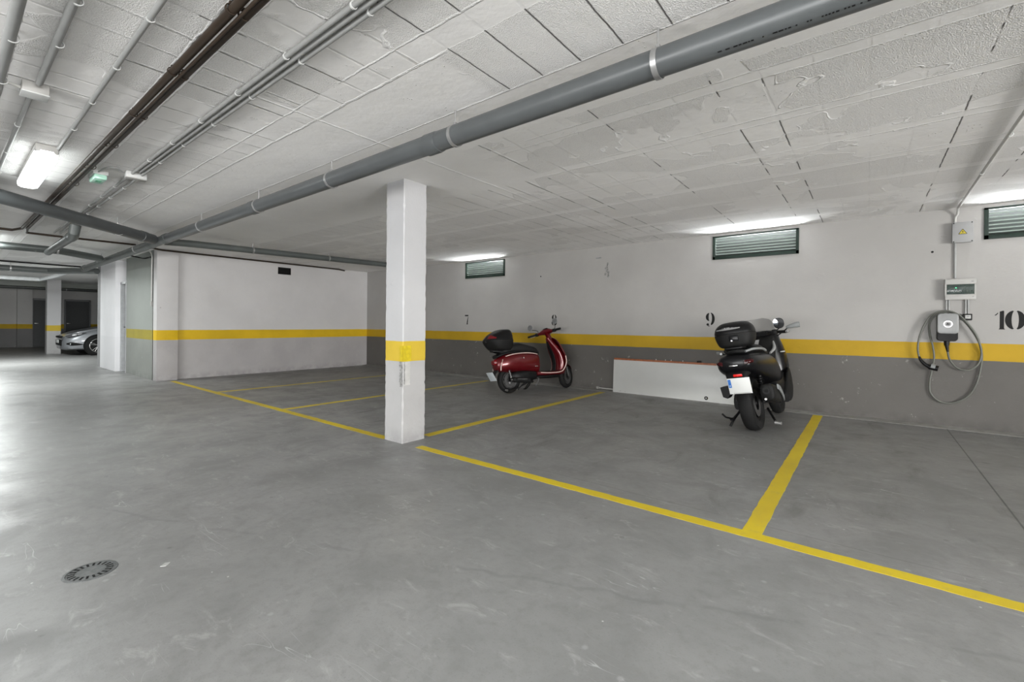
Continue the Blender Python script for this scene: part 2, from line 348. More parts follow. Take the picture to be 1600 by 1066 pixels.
class MB:
    def __init__(s): s.bm = bmesh.new()
    def box(s, c, size, rot=None, bev=0, seg=2):
        r = bmesh.ops.create_cube(s.bm, size=1); vs = r['verts']
        bmesh.ops.scale(s.bm, vec=size, verts=vs)
        if bev:
            es = list({e for v in vs for e in v.link_edges})
            rr = bmesh.ops.bevel(s.bm, geom=es, offset=bev, segments=seg, affect='EDGES', profile=.5)
            vs = list({v for f in rr['faces'] for v in f.verts} | {v for v in vs if v.is_valid})
        if rot: bmesh.ops.rotate(s.bm, cent=(0, 0, 0), matrix=Euler(rot).to_matrix(), verts=vs)
        bmesh.ops.translate(s.bm, vec=c, verts=vs); return s
    def ring(s, pts): return [s.bm.verts.new(p) for p in pts]
    def bridge(s, a, b, close=True):
        n = len(a)
        for i in range(n if close else n - 1):
            j = (i + 1) % n
            try: s.bm.faces.new((a[i], a[j], b[j], b[i]))
            except ValueError: pass
    def cap(s, r, flip=False):
        try: s.bm.faces.new(r[::-1] if flip else r)
        except ValueError: pass
    def rings(s, rs, caps=True):
        R_ = [s.ring(r) for r in rs]
        for a, b in zip(R_, R_[1:]): s.bridge(a, b)
        if caps: s.cap(R_[0], True); s.cap(R_[-1])
        return s
    def tube(s, pts, r, seg=10, smooth=0, radii=None, caps=True):
        P = catmull(pts, smooth) if smooth else [Vector(p) for p in pts]
        n = len(P)
        rad = [r] * n
        if radii:
            for i in range(n):
                t = i / (n - 1) * (len(radii) - 1); k = min(int(t), len(radii) - 2); rad[i] = radii[k] + (radii[k + 1] - radii[k]) * (t - k)
        rs = []; nrm = None
        for i in range(n):
            t = (P[min(i + 1, n - 1)] - P[max(i - 1, 0)]).normalized()
            if nrm is None:
                nrm = t.orthogonal().normalized()
            else:
                nrm = (nrm - t * nrm.dot(t)).normalized()
            bi = t.cross(nrm)
            rs.append([P[i] + (nrm * math.cos(2 * PI * k / seg) + bi * math.sin(2 * PI * k / seg)) * rad[i] for k in range(seg)])
        return s.rings(rs, caps)
    def cyl(s, a, b, r, r2=None, seg=20): return s.tube([a, b], r, seg, radii=[r, r if r2 is None else r2])
    def lathe(s, prof, c, axis='Y', seg=36, closed=False):
        # prof: (radius, along)
        c = Vector(c); rs = []
        for (r, h) in prof:
            ring = []
            for k in range(seg):
                a = 2 * PI * k / seg; u, v = max(r, 1e-5) * math.cos(a), max(r, 1e-5) * math.sin(a)
                ring.append(c + {'Y': Vector((u, h, v)), 'Z': Vector((u, v, h)), 'X': Vector((h, u, v))}[axis])
            rs.append(ring)
        R_ = [s.ring(r) for r in rs]
        for a, b in zip(R_, R_[1:]): s.bridge(a, b)
        if closed: s.bridge(R_[-1], R_[0])
        return s
    def loft(s, keys, n=6, seg=28, axis='X'):
        # keys: (along, c1, c2, h1, h2, exponent)
        K = []
        if n > 1:
            N = len(keys)
            for i in range(N - 1):
                k0, k1, k2, k3 = keys[max(i - 1, 0)], keys[i], keys[i + 1], keys[min(i + 2, N - 1)]
                for q in range(n):
                    t = q / n
                    K.append([.5 * ((2 * b) + (-a + c) * t + (2 * a - 5 * b + 4 * c - d) * t * t + (-a + 3 * b - 3 * c + d) * t ** 3) for a, b, c, d in zip(k0, k1, k2, k3)])
            K.append(list(keys[-1]))
        else: K = keys
        rs = []
        for (x, c1, c2, h1, h2, e) in K:
            ring = []
            h1 = max(h1, .002); h2 = max(h2, .002)
            for k in range(seg):
                a = 2 * PI * k / seg; ca, sa = math.cos(a), math.sin(a)
                u = c1 + h1 * math.copysign(abs(ca) ** (2 / e), ca); v = c2 + h2 * math.copysign(abs(sa) ** (2 / e), sa)
                ring.append({'X': Vector((x, u, v)), 'Z': Vector((u, v, x)), 'Y': Vector((u, x, v))}[axis])
            rs.append(ring)
        return s.rings(rs)
    def extr(s, pts, vec):
        a = s.ring([Vector(p) for p in pts]); b = s.ring([Vector(p) + Vector(vec) for p in pts])
        s.bridge(a, b); s.cap(a, True); s.cap(b); return s
    def out(s, name, mat, parent=None, ang=38, mtx=None):
        bmesh.ops.remove_doubles(s.bm, verts=s.bm.verts, dist=1e-6)
        if mtx: bmesh.ops.transform(s.bm, matrix=mtx, verts=s.bm.verts)
        bmesh.ops.recalc_face_normals(s.bm, faces=s.bm.faces)
        me = bpy.data.meshes.new(name); s.bm.to_mesh(me); s.bm.free()
        for p in me.polygons: p.use_smooth = True
        me.set_sharp_from_angle(angle=R(ang))
        me.materials.append(mat)
        o = bpy.data.objects.new(name, me); COL.objects.link(o); o.parent = parent
        return o
def struct(o): o['kind'] = 'structure'; return o

# ------------------------------------------------------------------ building shell
X0, X1, Y0 = -27.9, 9.0, -6.5
struct(MB().box(((X0 + X1) / 2, (Y0 + YB) / 2, -.1), (X1 - X0 + .6, YB - Y0 + .6, .2)).out('floor', M['floor']))
struct(MB().box(((X0 + X1) / 2, (Y0 + YB) / 2, ZC + .15), (X1 - X0 + .6, YB - Y0 + 1.6, .3)).out('ceiling', M['ceiling']))
VENTS = [(-6.95, -5.84, 2.125, 2.470), (-1.828, -.735, 2.122, 2.466), (1.003, 2.11, 2.118, 2.466)]
wb = MB(); T = .25
xs = [X0 - .3]
for v in VENTS: xs += [v[0], v[1]]
xs.append(X1 + .3)
def wbox(x0, x1, z0, z1): wb.box(((x0 + x1) / 2, YB + T / 2, (z0 + z1) / 2), (x1 - x0, T, z1 - z0))
for i in range(0, len(xs), 2): wbox(xs[i], xs[i + 1], -.05, ZC)
for v in VENTS: wbox(v[0], v[1], -.05, v[2]); wbox(v[0], v[1], v[3], ZC)
struct(wb.out('wall_back', M['wall_back']))
XE = -15.15; YF = 2.53
# storage block closing the bays: its visible faces are the left wall and the aisle face
struct(MB().box(((XL - 12.7) / 2 , (YF + .03 + YB) / 2, ZC / 2), (abs(-12.7 - XL), YB - YF - .03, ZC)).out('wall_left', M['wall_left']))
struct(MB().box(((-12.70 + XE) / 2, (YF + YB) / 2 + .12, ZC / 2), (abs(XE + 12.70), YB - YF - .24, ZC)).out('wall_aisle', M['wall_green']))
struct(MB().box(((-10.75 - 12.78) / 2, YF + .045, ZC / 2), (12.78 - 10.75, .09, ZC)).out('wall_aisle_side', M['wall_green']))
struct(MB().box((-10.66, YF + .17, ZC / 2), (.26, .34, ZC), bev=.006).out('trim_1', M['wall_left']))
# right wall with an unseen opening added for fill light (y -4.5 .. 2.0), front wall with another added one (x -5 .. 3)
mb = MB()
for (ya, yb_, za, zb) in ((Y0 - .3, -4.5, 0, ZC), (2.0, YB + .3, 0, ZC), (-4.5, 2.0, 2.35, ZC)): mb.box((X1 + .15, (ya + yb_) / 2, (za + zb) / 2), (.3, yb_ - ya, zb - za))
struct(mb.out('wall_right', M['wall_left']))
mb = MB()
for (xa, xb, za, zb) in ((X0 - .3, -5.0, 0, ZC), (3.0, X1 + .3, 0, ZC), (-5.0, 3.0, 2.35, ZC)): mb.box(((xa + xb) / 2, Y0 - .15, (za + zb) / 2), (xb - xa, .3, zb - za))
struct(mb.out('wall_front', M['wall_left']))
struct(MB().box((X0 - .15, (Y0 + YB) / 2, ZC / 2), (.3, YB - Y0 + .6, ZC)).out('wall_far', M['wall_far']))
# cement fillet along the back wall
kb = MB(); kb.extr([(XL, YB, 0), (XL, YB - .15, 0), (XL, YB - .15, .003), (XL, YB, .016)], (X1 - XL, 0, 0))
struct(kb.out('baseboard_back', M['kerb']))

# white column on the aisle face, door beside it
struct(MB().box((-14.0, 2.43 + .15, ZC / 2), (1.50, .30, ZC), bev=.008).out('trim_2', M['white_pillar']))
struct(MB().box((-14.95, 2.445 + .14, ZC / 2), (.40, .28, ZC)).out('trim_3', M['grey_side']))
d = MB(); d.box((-12.99, YF + .09, .98), (.42, .05, 1.96), bev=.004); d = d.out('door_1', M['door_grey']); struct(d)
fr = MB(); fr.box((-13.235, YF + .06, 1.0), (.07, .14, 2.0)); fr.box((-12.775, YF + .06, 1.0), (.035, .14, 2.0)); fr.box((-12.99, YF + .06, 1.985), (.5, .14, .05))
fr.out('door_frame', M['white_frame'], d)
hd = MB(); hd.cyl((-12.84, YF + .065, 1.0), (-12.84, YF, 1.0), .012); hd.box((-12.89, YF, 1.0), (.11, .018, .02), bev=.004); hd.box((-12.84, YF + .063, 1.0), (.04, .01, .16), bev=.003)
hd.out('door_handle', M['black_pl'], d)

# far end: pilasters and dark doors
for i, (ya, yb_) in enumerate(((1.98, 2.42), (5.0, 5.4))):
    struct(MB().box((X0 + .12, (ya + yb_) / 2, ZC / 2), (.28, yb_ - ya, ZC)).out('trim_%d' % (4 + i), M['wall_far']))
for i, (ya, yb_) in enumerate(((2.46, 3.1), (3.45, 4.2))):
    dd = struct(MB().box((X0 + .03, (ya + yb_) / 2, 1.0), (.06, yb_ - ya, 2.0)).out('door_%d' % (2 + i), M['door_dark']))
    f_ = MB(); f_.box((X0 + .05, ya - .03, 1.02), (.1, .05, 2.04)); f_.box((X0 + .05, yb_ + .03, 1.02), (.1, .05, 2.04)); f_.box((X0 + .05, (ya + yb_) / 2, 2.04), (.1, yb_ - ya + .1, .05))
    f_.out('door_frame', M['door_grey'], dd)
    MB().box((X0 + .08, ya + .09, 1.0), (.04, .12, .03), bev=.004).out('door_handle', M['zinc'], dd)
struct(MB().box((-23.4, (Y0 + YB) / 2, ZC - .09), (.6, YB - Y0, .18)).out('trim_6', M['wall_green']))

# ------------------------------------------------------------------ pillars
def pillar(x0, x1, y0, y1, label, mat, jit=.004, nz=90):
    t = thing('concrete_pillar', ((x0 + x1) / 2, (y0 + y1) / 2, 0), label, 'pillar')
    mb = MB(); rnd = random.Random(3); rs = []
    hx, hy = (x1 - x0) / 2, (y1 - y0) / 2
    na = 5
    offs = [[0, 0] for _ in range(4)]
    for k in range(nz + 1):
        z = ZC * k / nz; ring = []
        cs = [(-hx, -hy), (hx, -hy), (hx, hy), (-hx, hy)]
        j = []
        for c_ in range(4):
            chip = abs(rnd.gauss(0, jit)); j.append(min(chip, .012))
        for c_ in range(4):
            a = cs[c_]; b = cs[(c_ + 1) % 4]; ch = .006 + j[c_]; ch2 = .006 + j[(c_ + 1) % 4]
            dx, dy = (b[0] - a[0]), (b[1] - a[1]); L = math.hypot(dx, dy); dx /= L; dy /= L
            ring.append(Vector((a[0] + dx * ch, a[1] + dy * ch, z)))
            for q in range(1, na): ring.append(Vector((a[0] + dx * L * q / na, a[1] + dy * L * q / na, z)))
            ring.append(Vector((b[0] - dx * ch2, b[1] - dy * ch2, z)))
        rs.append(ring)
    mb.rings(rs); mb.out('shaft', mat, t, ang=25)
    return t, hx, hy
t, hx, hy = pillar(-3.715, -3.440, 2.705, 2.985, 'white square concrete pillar with yellow band and chipped corner, at the front of the bays', M['pillar'])
def rough_strip(mb, x0, x1, z0, z1, yplane, nrm, dep, seed, n=26, jx=.006):
    rnd = random.Random(seed); a = []; b = []
    for k in range(n + 1):
        z = z0 + (z1 - z0) * k / n
        a.append((x0 + rnd.uniform(-jx, jx) * .4, z)); b.append((x1 + rnd.uniform(-jx, jx), z))
    poly = a + b[::-1]
    if nrm == 'Y': mb.extr([(p[0], yplane, p[1]) for p in poly], (0, -dep, 0))
    else: mb.extr([(yplane, p[0], p[1]) for p in poly], (dep, 0, 0))
q = MB(); rough_strip(q, hx - .004, hx - .045, .535, .775, -hy, 'Y', .0035, 5, jx=.009); rough_strip(q, -hy + .014, -hy + .024, .56, .77, hx, 'X', .003, 6, jx=.005)
q.out('chipped_corner', M['mortar'], t)
q = MB(); rough_strip(q, -hy + .016, -hy + .085, .55, .775, hx, 'X', .002, 8, jx=.004); q.out('corner_filler', M['pillar_patch'], t)
q = MB(); rough_strip(q, hx - .002, hx - .040, .775, .925, -hy, 'Y', .0045, 9, jx=.006); rough_strip(q, -hy + .001, -hy + .095, .775, .925, hx, 'X', .0045, 10, jx=.005)
q.out('fresh_paint_patch', M['yellow_fresh'], t)
pillar(-21.98, -21.60, 2.22, 2.56, 'distant square pillar with yellow band beside the silver car nose', M['pillar'], .001, 12)

# ------------------------------------------------------------------ floor lines
def fline(x0, x1, y0, y1, label):
    n = max(2, int(max(x1 - x0, y1 - y0) / .06)); mb = MB(); rnd = random.Random(int(abs(x0 * 100 + y0 * 37)))
    hor = (x1 - x0) > (y1 - y0); A_, B_ = [], []
    for k in range(n + 1):
        t_ = k / n; j1, j2 = rnd.uniform(-.003, .003), rnd.uniform(-.003, .003)
        if hor: A_.append((x0 + (x1 - x0) * t_, y0 + j1)); B_.append((x0 + (x1 - x0) * t_, y1 + j2))
        else: A_.append((x0 + j1, y0 + (y1 - y0) * t_)); B_.append((x1 + j2, y0 + (y1 - y0) * t_))
    h = .0012
    r = [[(a[0], a[1], 0), (b[0], b[1], 0), (b[0], b[1], h), (a[0], a[1], h)] for a, b in zip(A_, B_)]
    mb.rings([[Vector(p) for p in q_] for q_ in r])
    o = mb.out('floor_line', M['line']); tag(o, label, 'floor line'); return o
fline(-3.25, 6.5, 2.70, 2.785, 'yellow floor line along the bay fronts, running right from the big pillar')
fline(-10.35, -3.73, 2.70, 2.785, 'yellow floor line along the bay fronts, running left behind the big pillar')
fline(-.545, -.445, 2.785, 6.98, 'yellow floor line dividing the charger bay from the bay of the black motorbike')
fline(-3.565, -3.465, 3.06, 6.95, 'yellow floor line dividing the red scooter bay from the white board bay')
fline(-6.02, -5.93, 2.785, 6.80, 'yellow floor line starting left of the big pillar and ending behind the red scooter')
fline(-8.27, -8.18, 2.785, 6.80, 'faint yellow floor line nearest the wall with the small black vent')

# ------------------------------------------------------------------ stencilled numbers
def arc(cx, cy, rx, ry, a0, a1, n=14): return [(cx + rx * math.cos(R(a0 + (a1 - a0) * k / n)), cy + ry * math.sin(R(a0 + (a1 - a0) * k / n))) for k in range(n + 1)]
def cres(cx, cy, ro, hy_, ri, off, side):  # stencil crescent: thick at the middle
    if side > 0: return arc(cx, cy, ro, hy_, 80, -80) + arc(cx + off, cy, ri, hy_ * .92, -80, 80)
    return arc(cx, cy, ro, hy_, 100, 260) + arc(cx - off, cy, ri, hy_ * .92, 260, 100)
GL = {
 '1': [[(.02, 0), (.26, 0), (.22, .06), (.22, .95), (.20, 1.0), (.06, .95), (.06, .06)], [(-.14, .74), (.0, .90), (.0, .84), (-.08, .74)]],
 '7': [[(-.24, .86), (.26, .86), (.26, 1.0), (-.24, 1.0)], [(.20, .80), (.245, .80), (.17, .1), (.22, .0), (-.02, .0), (.03, .08), (.06, .30)]],
 '8': [cres(-.015, .73, .23, .25, .07, .0, -1), cres(.015, .73, .23, .25, .11, .0, 1), cres(-.02, .25, .25, .27, .13, .0, -1), cres(.02, .25, .27, .27, .08, .0, 1)],
 '9': [cres(-.03, .68, .26, .30, .06, .0, -1), arc(.03, .54, .30, .46, 84, -84) + arc(.03, .58, .11, .38, -70, 84), arc(-.15, .13, .09, .09, 0, 340, 12), [(-.14, .0), (.0, .0), (.0, .035), (-.14, .045)]],
 '0': [cres(-.03, .5, .34, .5, .10, .0, -1), cres(.03, .5, .34, .5, .10, .0, 1)],
}
def number(chars, x, z, h, label, spacing=.72):
    mb = MB()
    for i, ch in enumerate(chars):
        for poly in GL[ch]: mb.extr([(x + (i * spacing + px) * h, YB + .0005, z + py * h) for px, py in poly], (0, -.0018, 0))
    tag(mb.out('painted_number', M['number']), label, 'number')
HN = .205
number('7', -6.89 * 1.004, 1.125, HN, 'black stencilled 7 painted on the back wall, left of the red scooter')
number('8', -4.637, 1.12, HN, 'black stencilled 8 painted on the back wall, above the red scooter handlebar')
number('9', -1.862, 1.13, HN, 'black stencilled 9 painted on the back wall, above the white board')
number('10', 1.117, 1.125, HN, 'black stencilled 10 painted on the back wall, right of the charger', .62)

# ------------------------------------------------------------------ ventilation grilles
for i, (x0, x1, z0, z1) in enumerate(VENTS):
    lb = ['louvred vent above the painted 7, furthest from the charger', 'dark green framed louvred vent in the wall above the black motorbike', 'dark green framed louvred vent beside the top grey box, cut by the photo edge'][i]
    g = thing('wall_vent', ((x0 + x1) / 2, YB, z0), lb, 'vent')
    W = x1 - x0; Hh = z1 - z0; mb = MB()
    for (c_, s_) in (((0, .01, .0225), (W, .06, .045)), ((0, .01, Hh - .012), (W, .06, .024)), ((-W / 2 + .0175, .01, Hh / 2), (.035, .06, Hh)), ((W / 2 - .0175, .01, Hh / 2), (.035, .06, Hh))):
        mb.box(c_, s_, bev=.002)
    mb.out('frame', M['dkgreen'], g)
    n = 7; mb = MB(); me_ = MB()
    for k in range(n):
        z = .058 + (Hh - .100) * k / (n - 1)
        mb.box((0, .032, z), (W - .072, .062, .0025), rot=(R(-40), 0, 0))
        me_.box((0, .0065, z + .018), (W - .072, .003, .014), rot=(R(8), 0, 0))
    mb.out('louvre_blades', M['louvre'], g)
    me_.out('blade_edges', M['louvre_edge'], g)
    # daylight coming up out of the light well behind
    ld = bpy.data.lights.new('daylight_well', 'AREA'); lo = bpy.data.objects.new('daylight_well', ld); COL.objects.link(lo)
    ld.shape = 'RECTANGLE'; ld.size = W * .95; ld.size_y = .5; ld.energy = 130; ld.color = (.95, .98, 1)
    lo.location = ((x0 + x1) / 2, YB + .62, z0 - .25); dirv = Vector((0, -1.0, .85)); lo.rotation_euler = dirv.to_track_quat('-Z', 'Y').to_euler()

# small black vent on the left wall
g = thing('small_wall_vent', (XL, 4.95, 2.245), 'small black rectangular vent near the top of the left wall', 'vent')
MB().box((.006, 0, .08), (.012, .29, .16), bev=.002).out('grille', M['hole'], g)
mb = MB()
for k in range(6): mb.box((.014, 0, .02 + k * .024), (.006, .26, .004))
mb.out('slats', M['black_pl'], g)

# ------------------------------------------------------------------ lamps
def lamp(x, y, s, label):
    t = thing('ceiling_lamp', (x, y, ZC), label, 'lamp', group=None)
    mb = MB(); mb.box((0, 0, -.032), (1.34, .130, .062), bev=.01); mb.out('housing', M['box_white'], t)
    L, Wd = .67, .066
    ringf = lambda k, z: [Vector(p) for p in ((-L * k, -Wd * k * .55, z), (-L * k + .06, -Wd * k, z), (L * k - .06, -Wd * k, z), (L * k, -Wd * k * .55, z), (L * k, Wd * k * .55, z), (L * k - .06, Wd * k, z), (-L * k + .06, Wd * k, z), (-L * k, Wd * k * .55, z))]
    mb = MB(); mb.rings([ringf(1, -.052), ringf(1, -.080), ringf(.97, -.100), ringf(.88, -.108)])
    mb.out('diffuser', emit('lamp_diffuser', (.95, 1.0, .985), LAMP), t)
    ld = bpy.data.lights.new('tube_light', 'AREA'); lo = bpy.data.objects.new('tube_light', ld); COL.objects.link(lo)
    ld.shape = 'RECTANGLE'; ld.size = 1.2; ld.size_y = .10; ld.energy = 23 * s; ld.color = (.955, 1.0, .985)
    lo.location = (x, y, ZC - .114)
    return t
LB = ['lit white ceiling lamp at the left, above the aisle', None, None, None, None, None, None, None]
for i, (x, y, s) in enumerate(LAMPS):
    lamp(x, y, s, LB[i] or ['white aisle lamp out of the frame, above the camera', 'white aisle lamp out of the frame at the right', 'white aisle lamp beyond the diagonal pipe', 'white aisle lamp before the silver car', 'white lamp of the rear row, left', 'white lamp of the rear row, middle', 'white lamp of the rear row, right'][i - 1])

# ------------------------------------------------------------------ drain pipes
def strap(parent, x, y, z, r, along='X', zt=ZC):
    mb = MB(); w_ = .026; seg = 26; 
    prof = [(r + .001, -w_ / 2), (r + .005, -w_ / 2), (r + .005, w_ / 2), (r + .001, w_ / 2)]
    mb.lathe(prof, (x, y, z), along, seg, closed=True)
    mb.box((x, y, z + r + .012), (.02, .02, .022) if along == 'X' else (.02, .02, .022), bev=.002)
    o = mb.out('pipe_strap', M['zinc'], parent)
    MB().cyl((x, y, z + r + .01), (x, y, zt - .002), .005, seg=8).out('threaded_rod', M['zinc'], o)
def socket(mb, p, d, r, L=.09):
    p = Vector(p); d = Vector(d).normalized()
    mb.tube([p - d * L / 2, p - d * L * .48, p + d * L * .30, p + d * L / 2], r, 24, radii=[r + .001, r + .006, r + .006, r + .002])
ZP = 2.34; YP = 2.035
t = thing('drain_pipe', (-4, YP, ZP), 'long grey drain pipe hanging under the ceiling from upper right to the far left', 'pipe')
def loc(o): o.matrix_parent_inverse = Matrix.Translation(-o.parent.location); return o
mb = MB(); mb.tube([(3.5, YP, ZP + .004), (-8.2, YP, ZP)], .0635, 32); loc(mb.out('pipe', M['pvc'], t))
for x in (-2.28, 1.0, -5.05):
    mb = MB(); socket(mb, (x, YP, ZP), (1, 0, 0), .0635, .12); loc(mb.out('coupling', M['pvc'], t))
mb = MB(); mb.tube([(-8.2, YP, ZP), (-14.15, YP, ZP - .02)], .0635, 24); socket(mb, (-8.0, YP, ZP), (1, 0, 0), .0655, .14); socket(mb, (-8.75, YP, ZP), (1, 0, 0), .0655, .14); socket(mb, (-13.9, YP, ZP - .02), (1, 0, 0), .07, .2)
loc(mb.out('far_pipe', M['pvc_dark'], t))
mb = MB(); rnd = random.Random(5); x = -.50
while x < .12:
    L_ = rnd.choice((.006, .010, .016)); mb.box((x + L_ / 2, YP - .44 * .0637, ZP - .898 * .0637), (L_, .0045, .0012), rot=(R(-26), 0, 0)); x += L_ + rnd.choice((.004, .005, .014, .03))
loc(mb.out('printed_marks', M['black_pl'], t))['kind'] = 'stuff'
for x in (-.765, -2.08, -3.55, -4.95, -6.6, -9.6, -12.3):
    strap(t, x, YP, ZP, .0635)
for o in t.children:
    if o.name.startswith('pipe_strap'): loc(o)

def pipe_thing(name, pts, r, mat, label, cat='pipe', straps=(), smooth=0, sockets=(), group=None):
    t = thing(name, pts[0], label, cat, group=group)
    mb = MB(); mb.tube(pts, r, 22, smooth=smooth); loc(mb.out('pipe', mat, t))
    if sockets:
        mb = MB()
        for (p, d) in sockets: socket(mb, p, d, r, .12)
        loc(mb.out('coupling', mat, t))
    for s_ in straps: strap(t, *s_)
    for o in t.children:
        if o.name.startswith('pipe_strap'): loc(o)
    return t
pipe_thing('drain_pipe', [(-5.25, -1.0, 2.345), (-8.25, 1.93, 2.34)], .071, M['pvc'], 'thick grey drain pipe crossing the aisle diagonally at the far left', sockets=[((-8.1, 1.785, 2.34), (-1, 1, 0))], straps=[(-7.75, 1.44, 2.34, .071, 'X')])
pipe_thing('drain_pipe', [(-8.37, 2.10, 2.345), (-8.37, 2.45, 2.36), (-8.37, 7.1, 2.448)], .053, M['pvc_dark'], 'dark grey drain pipe running under the ceiling towards the back wall, behind the big pillar', straps=[(-8.37, 3.35, 2.377, .053, 'Y'), (-8.37, 4.75, 2.404, .053, 'Y')])
pipe_thing('drain_pipe', [(-7.45, 1.00, 2.285), (-7.47, .99, 2.20), (-7.60, 1.0, 2.165), (-7.80, 1.01, 2.18), (-11.02, 1.14, 2.30)], .052, M['pvc_dark'], 'short grey drain pipe linking the diagonal pipe to the dark cross pipe', sockets=[((-7.8, 1.01, 2.18), (1, 0, 0))])
pipe_thing('drain_pipe', [(-11.15, -3.5, 2.37), (-11.15, 1.30, 2.36), (-11.7, 1.92, 2.345)], .062, M['pvc_dark'], 'dark cross pipe over the aisle, ending at the long drain pipe', straps=[(-11.15, 1.27, 2.36, .062, 'Y'), (-11.15, -1.0, 2.37, .062, 'Y')])
pipe_thing('drain_pipe', [(-15.5, -3.5, 2.33), (-15.5, 1.6, 2.33), (-14.35, 2.30, 2.31)], .070, M['pvc_dark'], 'dark cross pipe in front of the white column, far left', straps=[(-15.5, 1.0, 2.33, .07, 'Y')])
pipe_thing('drain_pipe', [(-19.0, -3.5, 2.33), (-19.0, 1.80, 2.33), (-17.6, 2.0, 2.37), (-16.2, 2.1, 2.42)], .058, M['pvc_light'], 'pale grey pipe far left, above the distant pillar', straps=[(-19.0, .6, 2.33, .058, 'Y')])
pipe_thing('drain_pipe', [(-24.2, -3.5, 2.33), (-24.2, 6.9, 2.33)], .06, M['pvc_dark'], 'dark pipe furthest away, above the dark doors', straps=[(-24.2, 3.0, 2.33, .06, 'Y')])
# thin black pipe parallel to the cross pipe
pipe_thing('thin_pipe', [(-15.0, -3, 2.44), (-15.0, 2.35, 2.44)], .018, M['black_pl'], 'thin black pipe under the ceiling beyond the dark cross pipe')

# ------------------------------------------------------------------ brown copper pair
def clips(t, xs, ys, z, r, mat=None):
    for x in xs:
        mb = MB()
        for y in ys: mb.lathe([(r + .001, -.006), (r + .005, -.006), (r + .005, .006), (r + .001, .006)], (x, y, z), 'X', 18, closed=True); mb.box((x, y, z + r + .004), (.012, .014, max(.004, ZC - z - r)))
        loc(mb.out('clip', mat or M['clip'], t))
CXS = [-1.35 - .78 * k for k in range(7)]
t = thing('brown_pipe', (-1, .765, 2.465), 'brown painted pipe, the nearer of the pair beside the ceiling lamp', 'pipe')
mb = MB(); mb.tube([(4, .768, 2.465), (-2.0, .764, 2.465), (-9.6, .728, 2.465)], .0185, 20); mb.tube([(-9.6, .728, 2.465), (-9.9, .65, 2.465), (-9.9, -2.0, 2.465)], .0185, 16); loc(mb.out('pipe', M['copper'], t))
clips(t, [x for x in CXS if x > -9], [.758], 2.465, .0185, M['copper'])
t = thing('brown_pipe', (-1, .835, 2.465), 'brown painted pipe nearer the back wall, bending along the left wall top', 'pipe')
mb = MB(); mb.tube([(4, .820, 2.465), (-2.0, .814, 2.465), (-9.55, .778, 2.465)], .0185, 20); mb.tube([(-9.55, .778, 2.465), (-9.95, .80, 2.455), (-9.98, 1.2, 2.455), (-10.02, 2.1, 2.465), (-10.45, 2.60, 2.478), (-10.45, 6.2, 2.478), (-10.60, 6.45, 2.478)], .016, 14); loc(mb.out('pipe', M['copper'], t))
clips(t, [x for x in CXS if x > -9], [.808], 2.465, .0185, M['copper'])
t = thing('conduit', (-1, .795, 2.43), 'thin conduit lying in the groove between the two brown pipes', 'conduit')
mb = MB(); mb.tube([(4, .794, 2.444), (-2, .789, 2.444), (-6.5, .766, 2.444)], .007, 10); loc(mb.out('pipe', M['copper'], t))

# ------------------------------------------------------------------ grey conduits on the ceiling
def conduit(pts, r, label, cx=(), mat='conduit', smooth=0, name='conduit', group=None, axis='X'):
    t = thing(name, pts[0], label, 'conduit', group=group)
    mb = MB(); mb.tube(pts, r, 14, smooth=smooth); loc(mb.out('pipe', M[mat], t))
    for c_ in cx:
        mb = MB(); mb.lathe([(r + .0005, -.005), (r + .004, -.005), (r + .004, .005), (r + .0005, .005)], c_, axis, 16, closed=True)
        mb.box((c_[0], c_[1], (c_[2] + r + ZC) / 2 - .001), (.012, .014, max(.003, ZC - c_[2] - r)))
        loc(mb.out('clip', M['clip'], t))
    return t
zc = 2.484
def row(x0, x1, step, y, z=zc): return [(x0 - step * k, y, z) for k in range(int((x0 - x1) / step))]
conduit([(4, 1.078, zc), (-9.8, 1.078, zc)], .0125, 'grey conduit, left one of the bundle of three beside the junction box', row(-1.72, -9.5, .60, 1.078))
conduit([(4, 1.110, zc), (-5.15, 1.110, zc)], .0125, 'grey conduit, middle one of the bundle of three')
conduit([(4, 1.146, zc), (-9.8, 1.146, zc)], .0125, 'grey conduit, right one of the bundle of three, nearest the big drain pipe', row(-1.70, -9.5, .60, 1.146))
conduit([(4, .575, 2.487), (-5.05, .570, 2.487)], .0125, 'grey conduit feeding the lit ceiling lamp', row(-2.52, -5, .62, .575, 2.487))
conduit([(4, .355, 2.484), (-3.70, .342, 2.484)], .016, 'grey conduit ending at the beige junction box', row(-2.62, -3.7, .48, .352, 2.484))
conduit([(-3.93, .330, 2.484), (-9.5, .300, 2.484)], .013, 'grey conduit running on from the beige junction box over the lamp', row(-4.6, -9, .8, .325, 2.484))
conduit([(4, .205, 2.462), (-9.5, .185, 2.462)], .022, 'wider grey conduit in the top left corner', row(-3.15, -9, .6, .203, 2.462))
conduit([(-3.80, .22, 2.475), (-3.82, .28, 2.475)], .009, 'short white conduit entering the beige junction box', mat='conduit_pale')
t = thing('junction_box', (-3.81, .335, ZC), 'beige square junction box on the ceiling at the top left', 'junction box')
MB().box((0, 0, -.03), (.11, .11, .06), bev=.004).out('body', M['box_white'], t); MB().box((0, 0, -.062), (.115, .115, .008), bev=.003).out('lid', M['clip'], t)
t = thing('junction_box', (-5.30, 1.11, ZC), 'small white junction box joining the conduit bundle to the emergency light', 'junction box')
MB().box((0, 0, -.03), (.07, .15, .055), bev=.005).out('body', M['clip'], t); MB().box((0, 0, -.060), (.075, .155, .008), bev=.003).out('lid', M['box_white'], t)
t = thing('emergency_light', (-5.60, .90, ZC), 'green and white emergency light on the ceiling between lamp and conduits', 'emergency light')
MB().box((0, 0, -.018), (.24, .105, .036), bev=.004).out('base', M['clip'], t)
